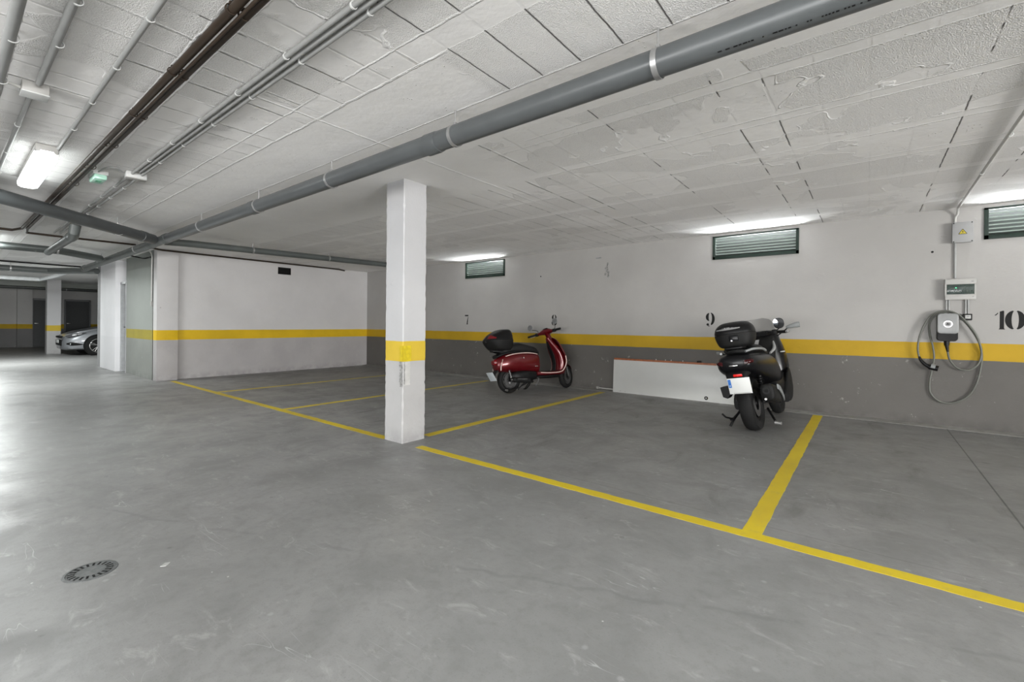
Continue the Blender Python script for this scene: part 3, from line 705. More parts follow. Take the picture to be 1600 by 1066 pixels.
MB().box((0, 0, -.055), (.22, .09, .045), bev=.01).out('diffuser', M['exit'], t)
MB().box((.0, 0, -.0785), (.07, .04, .002)).out('pictogram', M['exit_green'], t)
conduit([(-5.32, 1.03, 2.485), (-5.22, .96, 2.49), (-5.27, .90, 2.485), (-5.46, .88, 2.485)], .006, 'thin curved cable between the small white box and the emergency light', smooth=8)

# drop conduit at the block corner with switch
t = thing('conduit', (-10.80, YF - .012, 1.47), 'grey conduit bending down the corner beside the left wall to a small switch', 'conduit')
mb = MB(); mb.tube([(-10.55, 2.30, 2.485), (-10.70, 2.44, 2.48), (-10.79, YF - .02, 2.40), (-10.80, YF - .014, 2.2), (-10.80, YF - .014, 1.52)], .011, 12, smooth=6); loc(mb.out('pipe', M['conduit_pale'], t))
mb = MB(); mb.box((-10.80, YF - .014, 1.47), (.05, .035, .085), bev=.004); o = loc(mb.out('switch_box', M['box_white'], t))
pipe_thing('wavy_cable', [(-11.3, 2.1, 2.44), (-11.35, 2.42, 2.40), (-11.1, 2.46, 2.36), (-10.95, 2.50, 2.37), (-10.84, 2.505, 2.37)], .012, M['black_pl'], 'dark cable sagging across the wall top beside the corner conduit', 'cable', smooth=6)

# ------------------------------------------------------------------ conduit of the charging corner
XC = .79
t = thing('conduit', (XC, YB, 2.36), 'pale conduit along the ceiling that bends down to the top grey box', 'conduit')
mb = MB(); mb.tube([(.745, 2.6, 2.486), (.765, 5.0, 2.486), (.785, 6.90, 2.486), (.787, 7.06, 2.478), (.79, 7.12, 2.43), (.775, 7.140, 2.39), (.772, 7.144, 2.325)], .0115, 14, smooth=6); loc(mb.out('pipe', M['conduit_pale'], t))
for y in (3.6, 4.6, 5.6, 6.6):
    mb = MB(); mb.lathe([(.012, -.006), (.016, -.006), (.016, .006), (.012, .006)], (.77, y, 2.486), 'Y', 14, closed=True); loc(mb.out('clip', M['clip'], t))
def wallbox(name, x0, x1, z0, z1, dep, label, cat):
    return thing(name, ((x0 + x1) / 2, YB, z0), label, cat), x1 - x0, z1 - z0
t, W, Hh = wallbox('junction_box', .742, .912, 2.095, 2.325, .08, 'grey junction box with yellow hazard triangle high on the wall above the charger', 'junction box')
MB().box((0, -.035, Hh / 2), (W - .012, .07, Hh - .012), bev=.006).out('body', M['box_grey'], t)
MB().box((0, -.073, Hh / 2), (W, .016, Hh), bev=.005).out('lid', M['box_grey'], t)
for sx in (-1, 1):
    for sz in (.012, Hh - .012): MB().cyl((sx * (W / 2 - .012), -.080, sz), (sx * (W / 2 - .012), -.084, sz), .006, seg=12).out('screw', M['black_pl'], t)
o = MB().extr([(-.034, -.0812, .095), (.034, -.0812, .095), (0, -.0812, .15)], (0, -.0012, 0)).out('hazard_sticker', M['yellow_sign'], t)
mb = MB(); 
for a, b in (((-.034, .095), (.034, .095)), ((.034, .095), (0, .15)), ((0, .15), (-.034, .095))): mb.cyl((a[0], -.0825, a[1]), (b[0], -.0825, b[1]), .0022, seg=6)
mb.extr([(.003, -.0826, .135), (-.008, -.0826, .117), (0, -.0826, .117), (-.004, -.0826, .100), (.008, -.0826, .121), (.001, -.0826, .121)], (0, -.001, 0))
mb.out('bolt_symbol', M['black_pl'], o)
conduit([(.775, YB - .014, 2.10), (.775, YB - .014, 1.70)], .0115, 'short grey conduit between the top junction box and the breaker box', mat='conduit')
t, W, Hh = wallbox('breaker_box', .686, .938, 1.452, 1.690, .09, 'light grey breaker box with smoked window and green light above the charger', 'breaker box')
MB().box((0, -.03, Hh / 2), (W - .01, .06, Hh - .01), bev=.008).out('body', M['box_grey'], t)
mb = MB(); mb.box((0, -.070, Hh - .032), (W, .024, .064), bev=.008); mb.box((0, -.070, .032), (W, .024, .064), bev=.008); mb.box((-W / 2 + .007, -.07, Hh / 2), (.014, .022, Hh - .1)); mb.box((W / 2 - .007, -.07, Hh / 2), (.014, .022, Hh - .1))
mb.out('cover', M['box_white'], t)
MB().box((0, -.0625, Hh / 2), (W - .03, .004, .108)).out('module_panel', M['grey_pl'], t)
for k in range(6): 
    o = MB().box((-.09 + k * .036, -.068, Hh / 2 - .005), (.033, .010, .075), bev=.002).out('breaker', M['box_grey'] if k % 2 else M['grey_pl'], t)
    MB().box((-.09 + k * .036, -.0745, Hh / 2 - .018), (.010, .007, .02), bev=.001).out('toggle', M['paper'] if k == 4 else M['black_pl'], o)
MB().box((-.035, -.0745, Hh / 2 + .018), (.012, .005, .007), bev=.002).out('indicator', M['green_led'], t)
MB().box((0, -.0815, Hh / 2), (W - .032, .003, .106), bev=.001).out('window', M['smoke'], t)
for (x, z, s_) in ((.095, .205, .012), (.10, .035, .008)): MB().box((x, -.083, z), (s_ * 1.6, .002, s_ * .8)).out('mark', M['grey_pl'], t)
for x, lb in ((.705, 'left of the pair of short conduits from the breaker box to the charger'), (.728, 'right of the pair of short conduits from the breaker box to the charger')):
    conduit([(x, YB - .014, 1.455), (x, YB - .014, 1.30)], .0085, lb)
conduit([(.862, YB - .014, 1.455), (.862, YB - .014, 1.285)], .0085, 'short conduit, left of the pair above the socket')
conduit([(.884, YB - .014, 1.455), (.884, YB - .014, 1.285)], .0085, 'short conduit, right of the pair above the socket')
t = thing('wall_socket', (.876, YB, 1.225), 'small dark framed switch box beside the charger top', 'switch')
MB().box((0, -.018, .035), (.076, .036, .072), bev=.005).out('frame', M['black_pl'], t); MB().box((.003, -.038, .037), (.046, .008, .042), bev=.003).out('rocker', M['paper'], t)
MB().box((.003, -.0425, .040), (.022, .002, .008)).out('mark', M['grey_pl'], t)

# ------------------------------------------------------------------ EV charger
t = thing('ev_charger', (.708, YB, .985), 'silver and black electric car charger with looped cable on the back wall', 'car charger')
def rrect(hx_, hz_, r_, n=6):
    p = []
    for (cx_, cz_, a0) in ((hx_ - r_, hz_ - r_, 0), (-hx_ + r_, hz_ - r_, 90), (-hx_ + r_, -hz_ + r_, 180), (hx_ - r_, -hz_ + r_, 270)):
        for k in range(n + 1): a = R(a0 + 90 * k / n); p.append((cx_ + r_ * math.cos(a), cz_ + r_ * math.sin(a)))
    return p
mb = MB(); rs = []
for yy, k in ((-.002, .96), (-.02, 1.0), (-.10, 1.0), (-.122, .97)): rs.append([Vector((p[0] * k, yy, .157 + p[1] * k)) for p in rrect(.086, .157, .035)])
mb.rings(rs).out('body', M['black_pl'], t)
mb = MB(); rs = []
for yy, k in ((-.098, 1.0), (-.128, 1.0), (-.138, .965), (-.140, .90)): rs.append([Vector((p[0] * k, yy, .200 + p[1] * k)) for p in rrect(.088, .116, .034)])
fc = mb.rings(rs).out('face_plate', M['charger_face'], t)
MB().lathe([(.029, -.1405), (.029, -.1425), (.038, -.1425), (.038, -.1405)], (0, 0, .195), 'Y', 36, closed=True).out('light_ring', M['ring'], t)
mb = MB(); mb.lathe([(.0001, -.1425), (.026, -.1425), (.026, -.140)], (0, 0, .195), 'Y', 28); mb.out('button', M['box_grey'], t)
mb = MB(); mb.tube([(-.010, -.1435, .186), (-.010, -.1435, .200), (-.003, -.1435, .205), (.004, -.1435, .200), (.004, -.1435, .186)], .0022, 6); mb.tube([(-.003, -.1435, .186), (-.003, -.1435, .203)], .0022, 6); mb.tube([(.010, -.1435, .186), (.012, -.1435, .204)], .0022, 6)
mb.out('symbol', M['black_pl'], t)
mb = MB(); mb.cyl((-.005, -.08, .03), (-.003, -.08, -.05), .026, .022); mb.cyl((-.003, -.08, -.05), (.006, -.085, -.12), .017, .011); mb.out('cable_plug', M['black_pl'], t)
C = [(0.712, 0.868), (0.737, 0.767), (0.802, 0.681), (0.892, 0.669), (0.962, 0.742), (0.986, 0.856), (0.966, 0.98), (0.907, 1.116), (0.835, 1.23), (0.734, 1.318), (0.615, 1.282), (0.564, 1.19), (0.565, 1.072), (0.594, 0.916), (0.605, 0.785), (0.586, 0.64), (0.568, 0.495), (0.578, 0.377), (0.646, 0.293), (0.74, 0.278), (0.831, 0.319), (0.911, 0.411), (0.958, 0.541), (0.982, 0.681), (0.992, 0.806), (0.984, 0.906), (0.943, 1.054), (0.877, 1.179), (0.805, 1.280), (0.700, 1.332), (0.585, 1.290), (0.515, 1.164), (0.473, 1.017), (0.462, 0.884), (0.474, 0.792)]
pts = []
for i, (x, z) in enumerate(C):
    yoff = -.085 if i == 0 else (-.05 if i < 8 else (-.045 if i < 12 else (-.025 if i < 26 else -.065)))
    pts.append((x - .708, yoff, z - .985))
mb = MB(); mb.tube(pts, .0095, 10, smooth=7); mb.out('charging_cable', M['cable'], t)
g_ = MB(); a = [(.474 - .708, -.065, .80 - .985), (.490 - .708, -.068, .755 - .985), (.525 - .708, -.072, .712 - .985), (.565 - .708, -.075, .682 - .985)]
g_.tube(a, .016, 12, smooth=5, radii=[.011, .016, .019, .020]); g_.cyl((.56 - .708, -.075, .685 - .985), (.635 - .708, -.085, .668 - .985), .029, .031, 22)
gg = g_.out('charging_connector', M['black_pl'], t)
mb = MB(); mb.cyl((.575 - .708, -.077, .690 - .985), (.612 - .708, -.082, .682 - .985), .032, .033, 22); mb.out('connector_collar', M['grey_pl'], gg)

# ------------------------------------------------------------------ white board lying on its edge
t = thing('white_board', (-2.36, 7.08, 0), 'long white door panel with orange brown edge lying on its side against the wall', 'panel', rot=(R(-3.0), 0, 0))
MB().box((0, -.020, .275), (2.04, .006, .55), bev=.001).out('face', M['panel_white'], t)
MB().box((0, .005, .290), (2.04, .044, .580), bev=.002).out('core', M['wood'], t)
mb = MB(); mb.lathe([(.0001, 0), (.010, 0), (.012, -.004)], (.48, -.025, .060), 'Y', 20); mb.out('lock_pin', M['paper'], t)
mb = MB(); mb.lathe([(.011, -.001), (.013, -.004), (.026, -.004), (.027, 0)], (.48, -.023, .060), 'Y', 24); mb.out('lock_rose', M['black_pl'], t)
for x in (-.30, -.15, -.06, .12): MB().cyl((x, .0, .578), (x, .0, .600), .007, .006, 10).out('bolt', M['zinc'], t)
for x in (.36, .80): MB().box((x, .0, .592), (.06, .03, .03), bev=.008).out('fixing', M['black_pl'], t)
mb = MB(); mb.box((-.90, -.0235, .030), (.035, .002, .004)); mb.box((-.882, -.0235, .036), (.004, .002, .014)); mb.cyl((-.80, -.0232, .036), (-.80, -.0245, .036), .005, seg=10); mb.out('chips', M['mortar'], t)
# small pipe stub with plaster left of the board
t = thing('pipe_stub', (-3.52, YB, .03), 'short white pipe stub lying along the wall foot left of the white board', 'pipe')
mb = MB(); mb.tube([(-.14, -.05, .012), (-.04, -.055, .012), (.12, -.05, .010)], .010, 10, smooth=4); mb.out('pipe', M['box_white'], t)
MB().box((-.17, -.05, .015), (.05, .05, .045), bev=.01).out('cap', M['kerb'], t)

# ------------------------------------------------------------------ wall marks
mb = MB(); rnd = random.Random(2)
for k in range(10):
    a = rnd.uniform(0, 6.28); x = -3.56 + rnd.uniform(-.03, .03); z = 2.10 + (k - 5) * .025
    mb.extr([(x + .022 * math.cos(a + q_) * rnd.uniform(.5, 1.2), YB, z + .028 * math.sin(a + q_) * rnd.uniform(.5, 1.2)) for q_ in (0, 1.1, 2.1, 3.0, 4.2, 5.3)], (0, -.004, 0))
tag(mb.out('plaster_scar', M['mortar']), 'rough grey scar of broken plaster high on the back wall, right of the scooter', 'wall damage')
mb = MB(); mb.box((-3.72, YB - .002, 2.31), (.10, .006, .018)); mb.box((-3.69, YB - .003, 2.318), (.03, .01, .01)); tag(mb.out('wall_scratch', M['grey_pl']), 'small dark horizontal mark near the wall top beside the plaster scar', 'wall damage')
for (x, z, lb) in ((.585, 2.02, 'small dark hole in the wall left of the hazard box'), (-4.95, 2.06, 'tiny dark wall plug between the 8 and its vent')):
    tag(MB().cyl((x, YB + .001, z), (x, YB - .004, z), .012, seg=10).out('wall_plug', M['hole']), lb, 'wall plug')

# ------------------------------------------------------------------ floor drain and litter
t = thing('floor_drain', (-2.765, .430, 0), 'round cast iron drain cover set in the floor at the lower left', 'drain cover')
mb = MB(); mb.lathe([(.0001, .0015), (.0546, .0015), (.0560, .003), (.0756, .003), (.0770, .0005), (.0826, .0005), (.0847, .003), (.0945, .002), (.0959, 0)], (0, 0, 0), 'Z', 48); mb.out('cover', M['cast'], t)
mb = MB()
for k in range(20):
    a = 2 * PI * k / 20; mb.box((.0658 * math.cos(a), .0658 * math.sin(a), .0032), (.024, .0085, .0012), rot=(0, 0, a))
mb.out('slots', M['hole'], t)
tag(MB().extr([(-2.570, 0.638, 0), (-2.592, 0.663, 0), (-2.581, 0.680, 0), (-2.556, 0.656, 0)], (0, 0, .002)).out('paper_scrap', M['paper']), 'small white paper scrap on the floor right of the drain cover', 'litter')

# ------------------------------------------------------------------ wheels
def wheel(parent, x, z, r, w_, rr, mats, name='wheel', spokes=10, yaw=0.0, y=0.0):
    """tyre (part) > rim, hub (sub-parts)"""
    mt = Matrix.Translation((x, y, z)) @ Matrix.Rotation(yaw, 4, 'Z')
    h = w_ / 2
    prof = [(rr, -h * .62), (rr + .012, -h * .80), (rr + (r - rr) * .45, -h), (r - .022, -h * .86), (r - .006, -h * .50), (r, 0), (r - .006, h * .50), (r - .022, h * .86), (rr + (r - rr) * .45, h), (rr + .012, h * .80), (rr, h * .62)]
    ty = MB().lathe(prof, (0, 0, 0), 'Y', 48, closed=True).out(name, M['rubber'], parent, mtx=mt)
    mb = MB(); mb.lathe([(rr - .018, -h * .5), (rr + .004, -h * .68), (rr + .004, h * .68), (rr - .018, h * .5)], (0, 0, 0), 'Y', 40, closed=True)
    for k in range(spokes):
        a = 2 * PI * k / spokes
        for s_ in (-1, 1):
            mb.tube([(.03 * math.cos(a), s_ * h * .40, .03 * math.sin(a)), ((rr - .008) * math.cos(a + .12), s_ * h * .45, (rr - .008) * math.sin(a + .12))], .007, 6, radii=[.010, .007])
    mb.out('rim', mats[0], ty, mtx=mt)
    MB().lathe([(.0001, -h * .75), (.022, -h * .75), (.035, -h * .5), (.035, h * .5), (.022, h * .75), (.0001, h * .75)], (0, 0, 0), 'Y', 20).out('hub', mats[1], ty, mtx=mt)
    mb = MB(); mb.lathe([(rr * .45, -h * .74), (rr * .45, -h * .78), (rr * .82, -h * .78), (rr * .82, -h * .74)], (0, 0, 0), 'Y', 32, closed=True); mb.out('brake_disc', M['alloy'], ty, mtx=mt)
    return ty

# ------------------------------------------------------------------ red scooter
psi = math.atan2(.947, .32)
S = thing('red_scooter', (-4.625, 5.815, .0), 'glossy red motor scooter with black top case parked under the painted 8', 'scooter', rot=(R(-8), 0, psi))
ZW = .213
wheel(S, 0, ZW, .213, .105, .135, (M['alloy'], M['black_pl']), 'rear_wheel', 12)
wheel(S, 1.215, ZW, .210, .095, .135, (M['alloy'], M['black_pl']), 'front_wheel', 10, yaw=R(22))
# rear body
mb = MB(); mb.loft([(-.262, 0, .475, .045, .055, 2.2), (-.24, 0, .475, .10, .10, 2.3), (-.16, 0, .485, .145, .135, 2.3), (-.04, 0, .500, .178, .158, 2.4), (.15, 0, .500, .190, .170, 2.5), (.33, 0, .495, .185, .172, 2.6), (.47, 0, .485, .165, .170, 2.8), (.55, 0, .475, .140, .165, 3.0), (.575, 0, .470, .120, .150, 3.0)], n=6, seg=36)
body = mb.out('rear_body', M['red'], S, ang=60)
mb = MB(); mb.loft([(-.24, 0, .60, .08, .03, 2.4), (-.05, 0, .655, .115, .03, 2.4), (.3, 0, .65, .13, .035, 2.4), (.55, 0, .60, .11, .03, 2.4)], n=5); mb.out('seat_base', M['black_pl'], S)
for sy in (-1, 1):
    mb = MB(); mb.tube([(-.12, sy * .145, .600), (.0, sy * .165, .628), (.14, sy * .170, .642), (.30, sy * .166, .644), (.45, sy * .150, .632), (.53, sy * .125, .618)], .0075, 8, smooth=6); mb.out('trim_strip', M['cream'], S)
    mb = MB(); mb.tube([(-.215, sy * .125, .375), (-.205, sy * .128, .45), (-.165, sy * .125, .55)], .008, 8, smooth=5); mb.out('tail_trim', M['cream'], S)
    mb = MB(); mb.box((.46, sy * .178, .415), (.06, .01, .012), bev=.003); mb.out('badge', M['chrome'], body)
    mb = MB(); mb.extr([(.19, sy * .189, .555), (.215, sy * .189, .555), (.203, sy * .187, .585)], (0, sy * .003, 0)); mb.out('emblem', M['chrome'], body)
mb = MB(); mb.loft([(-.285, 0, .51, .05, .03, 3), (-.265, 0, .51, .07, .045, 3), (-.23, 0, .515, .075, .05, 3)], n=3); mb.out('tail_lamp', M['dkred'], S)
# seat
mb = MB(); mb.loft([(-.17, 0, .665, .06, .030, 2.4), (-.10, 0, .695, .115, .055, 2.6), (.04, 0, .728, .140, .080, 2.7), (.17, 0, .738, .150, .090, 2.7), (.26, 0, .728, .150, .084, 2.7), (.40, 0, .708, .145, .072, 2.6), (.52, 0, .685, .120, .064, 2.5), (.60, 0, .650, .075, .045, 2.3), (.625, 0, .640, .03, .03, 2.2)], n=6, seg=32)
mb.out('seat', M['black_mt'], S, ang=60)
# rack, top case
mb = MB(); mb.loft([(-.30, 0, .70, .05, .02, 3), (-.12, 0, .685, .08, .04, 3), (.02, 0, .66, .07, .05, 3)], n=3); mb.out('rack', M['black_pl'], S)
mb = MB(); mb.loft([(.700, -.10, 0, .13, .14, 2.6), (.718, -.125, 0, .175, .175, 2.7), (.78, -.145, 0, .215, .205, 2.7), (.85, -.160, 0, .245, .222, 2.6), (.868, -.160, 0, .246, .223, 2.6)], n=4, seg=40, axis='Z')
case = mb.out('top_case', M['black_mt'], S, ang=50)
mb = MB(); mb.loft([(.871, -.160, 0, .243, .221, 2.6), (.90, -.155, 0, .237, .218, 2.5), (.96, -.128, 0, .203, .202, 2.5), (1.015, -.090, 0, .150, .170, 2.4), (1.045, -.07, 0, .10, .12, 2.3), (1.050, -.065, 0, .02, .02, 2.2)], n=4, seg=40, axis='Z')
mb.out('case_lid', M['black_pl'], case, ang=60)
for sy in (-1, 1):
    mb = MB(); rs = []
    for k in range(9):
        a = R(180 + sy * (8 + 50 * k / 8)); c_, s_ = math.cos(a), math.sin(a); q4 = []
        tp = 1.25 - 1.0 * (k / 8)
        for (z, cx_, hx_, hy_) in ((.890, -.157, .241, .221), (.890 + .060 * tp, -.157 + .024 * tp, .241 - .028 * tp, .221 - .013 * tp), (.890 + .060 * tp, -.157 + .024 * tp, .215 - .028 * tp, .200 - .013 * tp), (.890, -.157, .215, .200)):
            q4.append(Vector((cx_ + hx_ * 1.012 * math.copysign(abs(c_) ** (2 / 2.6), c_), hy_ * 1.012 * math.copysign(abs(s_) ** (2 / 2.6), s_), z)))
        rs.append(q4)
    mb.rings(rs); mb.out('case_reflector', M['dkred'], case)
MB().box((-.405, 0, .85), (.02, .06, .04), bev=.006).out('case_latch', M['black_pl'], case)
# plate
MB().box((-.325, 0, .285), (.006, .20, .155), rot=(0, R(-28), 0), bev=.002).out('number_plate', M['plate_blur'], S)
mb = MB(); mb.loft([(-.29, 0, .30, .060, .010, 3), (-.25, 0, .36, .06, .02, 3), (-.17, 0, .42, .08, .03, 3)], n=3); mb.out('plate_holder', M['black_pl'], S)
# engine, exhaust, stand
mb = MB(); mb.loft([(-.02, -.02, .26, .06, .05, 3), (.10, -.03, .27, .11, .09, 3), (.30, -.02, .27, .13, .10, 3), (.48, 0, .27, .12, .08, 3), (.56, 0, .27, .10, .05, 3)], n=3); mb.box((.18, .12, .25), (.42, .05, .13), bev=.02); eng = mb.out('engine', M['black_pl'], S)
mb = MB(); mb.tube([(.42, -.08, .17), (.38, -.13, .16), (.28, -.150, .18)], .018, 10, smooth=4); mb.cyl((.30, -.155, .185), (.0, -.165, .215), .045, .042, 24); mb.cyl((.0, -.165, .215), (-.035, -.166, .215), .042, .02, 24)
ex = mb.out('exhaust', M['black_mt'], S)
MB().cyl((-.034, -.166, .215), (-.052, -.166, .215), .016, .016, 16).out('exhaust_tip', M['chrome'], ex)
mb = MB(); mb.tube([(.24, -.195, .21), (.12, -.205, .22), (.04, -.207, .225)], .010, 8); mb.out('heat_shield', M['alloy'], ex)
mb = MB(); mb.tube([(-.02, -.11, ZW + .04), (-.05, -.10, .40)], .012, 8); 
for k in range(8): mb.lathe([(.018, -.004), (.024, 0), (.018, .004)], (-.02 - .004 * k, -.115, ZW + .06 + k * .02), 'Z', 12)
mb.out('shock_absorber', M['alloy'], S)
mb = MB(); mb.tube([(.30, -.13, .16), (.05, -.16, .07), (-.16, -.165, .060)], .009, 8); mb.tube([(.42, .06, .20), (.30, .09, .10), (.24, .115, .035)], .010, 8); mb.tube([(.42, -.06, .20), (.33, -.10, .10), (.26, -.12, .055)], .010, 8); mb.out('centre_stand', M['black_pl'], S)
MB().cyl((-.16, -.155, .060), (-.16, -.19, .055), .018, seg=14).out('stand_foot', M['chrome'], S)
mb = MB(); mb.tube([(.52, .10, .20), (.50, .17, .12), (.47, .24, .038)], .009, 8); mb.cyl((.47, .22, .040), (.47, .26, .034), .018, seg=12); mb.out('side_stand', M['black_pl'], S)
mb = MB(); mb.tube([(.50, -.11, .22), (.50, -.16, .21)], .012, 8); mb.tube([(.50, -.16, .21), (.47, -.155, .13), (.43, -.15, .09)], .008, 8); mb.out('kick_pedal', M['alloy'], S)
# floor board and leg shield
mb = MB(); mb.loft([(.50, 0, .295, .14, .045, 3.2), (.65, 0, .285, .165, .035, 3.2), (.85, 0, .285, .175, .035, 3.2), (1.00, 0, .290, .175, .045, 3.0), (1.08, 0, .305, .15, .06, 2.8)], n=4, seg=32); mb.out('floor_board', M['red'], S, ang=50)
mb = MB(); mb.loft([(.45, 0, .235, .09, .03, 3), (.7, 0, .232, .13, .032, 3), (.95, 0, .232, .12, .032, 3), (1.03, 0, .245, .09, .03, 3)], n=3); mb.out('belly_pan', M['black_pl'], S)
mb = MB(); mb.box((.78, 0, .322), (.36, .26, .006), bev=.003); mb.out('foot_mat', M['black_mt'], S)
def shield(zs, dx=0, dw=1.0, th=.012, sag=1.0):
    # horizontal crescents: x of the centre front, x of the edges, half width
    m_ = MB(); rs = []
    K = [Vector((a, b, c, d)) for a, b, c, d in zs]
    KK = []
    for i in range(len(K) - 1):
        k0, k1, k2, k3 = K[max(i - 1, 0)], K[i], K[i + 1], K[min(i + 2, len(K) - 1)]
        for q_ in range(5):
            t_ = q_ / 5; KK.append(.5 * ((2 * k1) + (-k0 + k2) * t_ + (2 * k0 - 5 * k1 + 4 * k2 - k3) * t_ * t_ + (-k0 + 3 * k1 - 3 * k2 + k3) * t_ ** 3))
    KK.append(K[-1])
    for (z, xf, xe, hw) in KK:
        hw *= dw; xf += dx; xe += dx; outer = []; inner = []
        for k in range(13):
            s_ = -1 + 2 * k / 12; xx = xf + (xe - xf) * abs(s_) ** 2.2
            outer.append(Vector((xx + th / 2, hw * s_, z))); inner.append(Vector((xx - th * (1.0 if abs(s_) < .99 else .5), hw * s_ * .97, z)))
        rs.append(outer + inner[::-1])
    return m_.rings(rs)
ZS = [(.27, 1.135, 1.01, .155), (.35, 1.185, 1.06, .185), (.45, 1.205, 1.085, .205), (.56, 1.185, 1.075, .212), (.68, 1.130, 1.03, .205), (.79, 1.065, .985, .175), (.87, 1.005, .955, .125), (.905, .965, .945, .06)]
sh = shield(ZS, th=.022).out('leg_shield', M['red'], S, ang=60)
mb = MB(); mb.loft([(.30, 1.07, 0, .075, .125, 2.6), (.42, 1.095, 0, .085, .150, 2.6), (.56, 1.075, 0, .085, .150, 2.6), (.70, 1.01, 0, .080, .130, 2.6), (.82, .93, 0, .060, .085, 2.4), (.90, .885, 0, .045, .05, 2.2)], n=4, seg=30, axis='Z'); mb.out('inner_panel', M['red'], S, ang=60)
mb = MB(); mb.loft([(.32, .985, .03, .010, .045, 2.6), (.45, .998, .03, .010, .050, 2.6), (.60, .975, .03, .012, .050, 2.6), (.74, .915, .025, .012, .045, 2.6), (.84, .870, .01, .010, .035, 2.6)], n=3, seg=20, axis='Z'); mb.out('glove_panel', M['black_pl'], S)
for sy in (-1, 1):
    mb = MB(); mb.tube([(.56, sy * .150, .305), (.70, sy * .175, .292), (.88, sy * .187, .290), (1.00, sy * .182, .310), (1.06, sy * .190, .37), (1.088, sy * .210, .46), (1.078, sy * .216, .57)], .008, 8, smooth=6); mb.out('edge_trim', M['cream'], S)
# steering: rotated 22 degrees to the left
ST = Matrix.Translation((.885, 0, .915)) @ Matrix.Rotation(R(20), 4, 'Z') @ Matrix.Rotation(R(-7), 4, 'X') @ Matrix.Translation((-.88, 0, -.9))
mb = MB(); mb.tube([(.97, 0, .76), (.93, 0, .86), (.885, 0, .945), (.86, 0, 1.0)], .05, 20, smooth=5, radii=[.050, .046, .045, .060]); mb.out('steering_column', M['red'], S, mtx=ST)
mb = MB(); mb.loft([(-.19, .835, .985, .022, .020, 2.4), (-.12, .85, .995, .040, .030, 2.4), (-.05, .87, 1.005, .062, .052, 2.3), (0, .875, 1.010, .072, .060, 2.3), (.05, .87, 1.005, .062, .052, 2.3), (.12, .85, .995, .040, .030, 2.4), (.19, .835, .985, .022, .020, 2.4)], n=5, axis='Y'); hb = mb.out('handlebar_cover', M['red'], S, ang=60, mtx=ST)
mb = MB(); mb.lathe([(.0001, .082), (.05, .078), (.058, .06), (.056, .03)], (.875, 0, 1.0), 'X', 24); mb.out('headlamp', M['lens'], hb, mtx=ST)
mb = MB(); mb.loft([(1.040, .84, 0, .035, .055, 2.5), (1.058, .845, 0, .03, .05, 2.5), (1.066, .85, 0, .02, .035, 2.5)], n=2, axis='Z', seg=20); mb.out('instrument', M['black_gl'], hb, mtx=ST)
for sy, MY in ((-1, -.205), (1, .330)):
    mb = MB(); mb.tube([(.838, sy * .17, .985), (.80, sy * .235, .985), (.765, sy * .345, .975)], .017, 14, radii=[.014, .018, .018]); g = mb.out('handle_grip', M['black_mt'], S, mtx=ST)
    mb = MB(); mb.box((.825, sy * .185, .985), (.06, .06, .055), bev=.012); mb.out('switch_gear', M['black_pl'], g, mtx=ST)
    mb = MB(); mb.tube([(.87, sy * .19, .985), (.875, sy * .24, .975), (.835, sy * .34, .965)], .005, 8, smooth=5); mb.out('brake_lever', M['zinc'], S, mtx=ST)
    mb = MB(); mb.tube([(.86, sy * .17, 1.0), (.87, sy * .19, 1.06), (.865, MY - sy * .03, 1.105)], .005, 8, smooth=5); st_ = mb.out('mirror_stem', M['black_pl'], S, mtx=ST)
    mb = MB(); mb.lathe([(.0001, .018), (.036, .016), (.054, .0), (.052, -.004), (.0001, -.004)], (.865, MY, 1.150), 'X', 24); mb.out('mirror', M['grey_pl'], st_, mtx=ST)
    mb = MB(); mb.lathe([(.0001, -.0055), (.047, -.0055), (.047, -.003)], (.865, MY, 1.150), 'X', 24); mb.out('mirror_glass', M['mirror'], st_, mtx=ST)
# fork, front fender
FT = Matrix.Translation((1.215, 0, 0)) @ Matrix.Rotation(R(22), 4, 'Z') @ Matrix.Translation((-1.215, 0, 0))
mb = MB(); mb.tube([(1.215, -.062, ZW), (1.17, -.062, .36), (1.14, -.04, .46)], .016, 10); mb.tube([(1.215, .062, ZW), (1.17, .062, .36), (1.14, .04, .46)], .016, 10); mb.out('front_fork', M['alloy'], S, mtx=FT)
mb = MB(); rs = []
for k in range(13):
    a = R(20 + 125 * k / 12); rr_ = .232; x = 1.215 + rr_ * math.cos(a); z = ZW + rr_ * math.sin(a)
    hw = .062 * math.sin(R(12 + 156 * k / 12)) ** .5; n_ = Vector((math.cos(a), 0, math.sin(a)))
    o1 = [Vector((x, y_ * hw, z)) - n_ * (.030 * abs(y_) ** 2.5) for y_ in (-1, -.6, 0, .6, 1)]
    rs.append(o1 + [v - n_ * .005 for v in o1[::-1]])
mb.rings(rs); mb.out('front_fender', M['red'], S, ang=60, mtx=FT)

# ------------------------------------------------------------------ black motorbike
S = thing('black_motorbike', (-.95, 5.53, 0), 'black maxi scooter with top case seen from behind, beside the white board', 'motorbike', rot=(R(-10), 0, R(88)))
wheel(S, 0, .295, .295, .150, .175, (M['black_pl'], M['black_pl']), 'rear_wheel', 6)
wheel(S, 1.30, .292, .292, .120, .175, (M['black_pl'], M['black_pl']), 'front_wheel', 6)
mb = MB(); rs = []      # hugger
for k in range(12):
    a = R(62 + 105 * k / 11); rr_ = .325; x = rr_ * math.cos(a); z = .295 + rr_ * math.sin(a)
    hw = .085; n_ = Vector((math.cos(a), 0, math.sin(a)))
    o1 = [Vector((x, y_ * hw, z)) - n_ * (.06 * abs(y_) ** 3) for y_ in (-1, -.7, -.3, .3, .7, 1)]
    rs.append(o1 + [v - n_ * .006 for v in o1[::-1]])
mb.rings(rs); mb.out('rear_fender', M['black_pl'], S, ang=60)
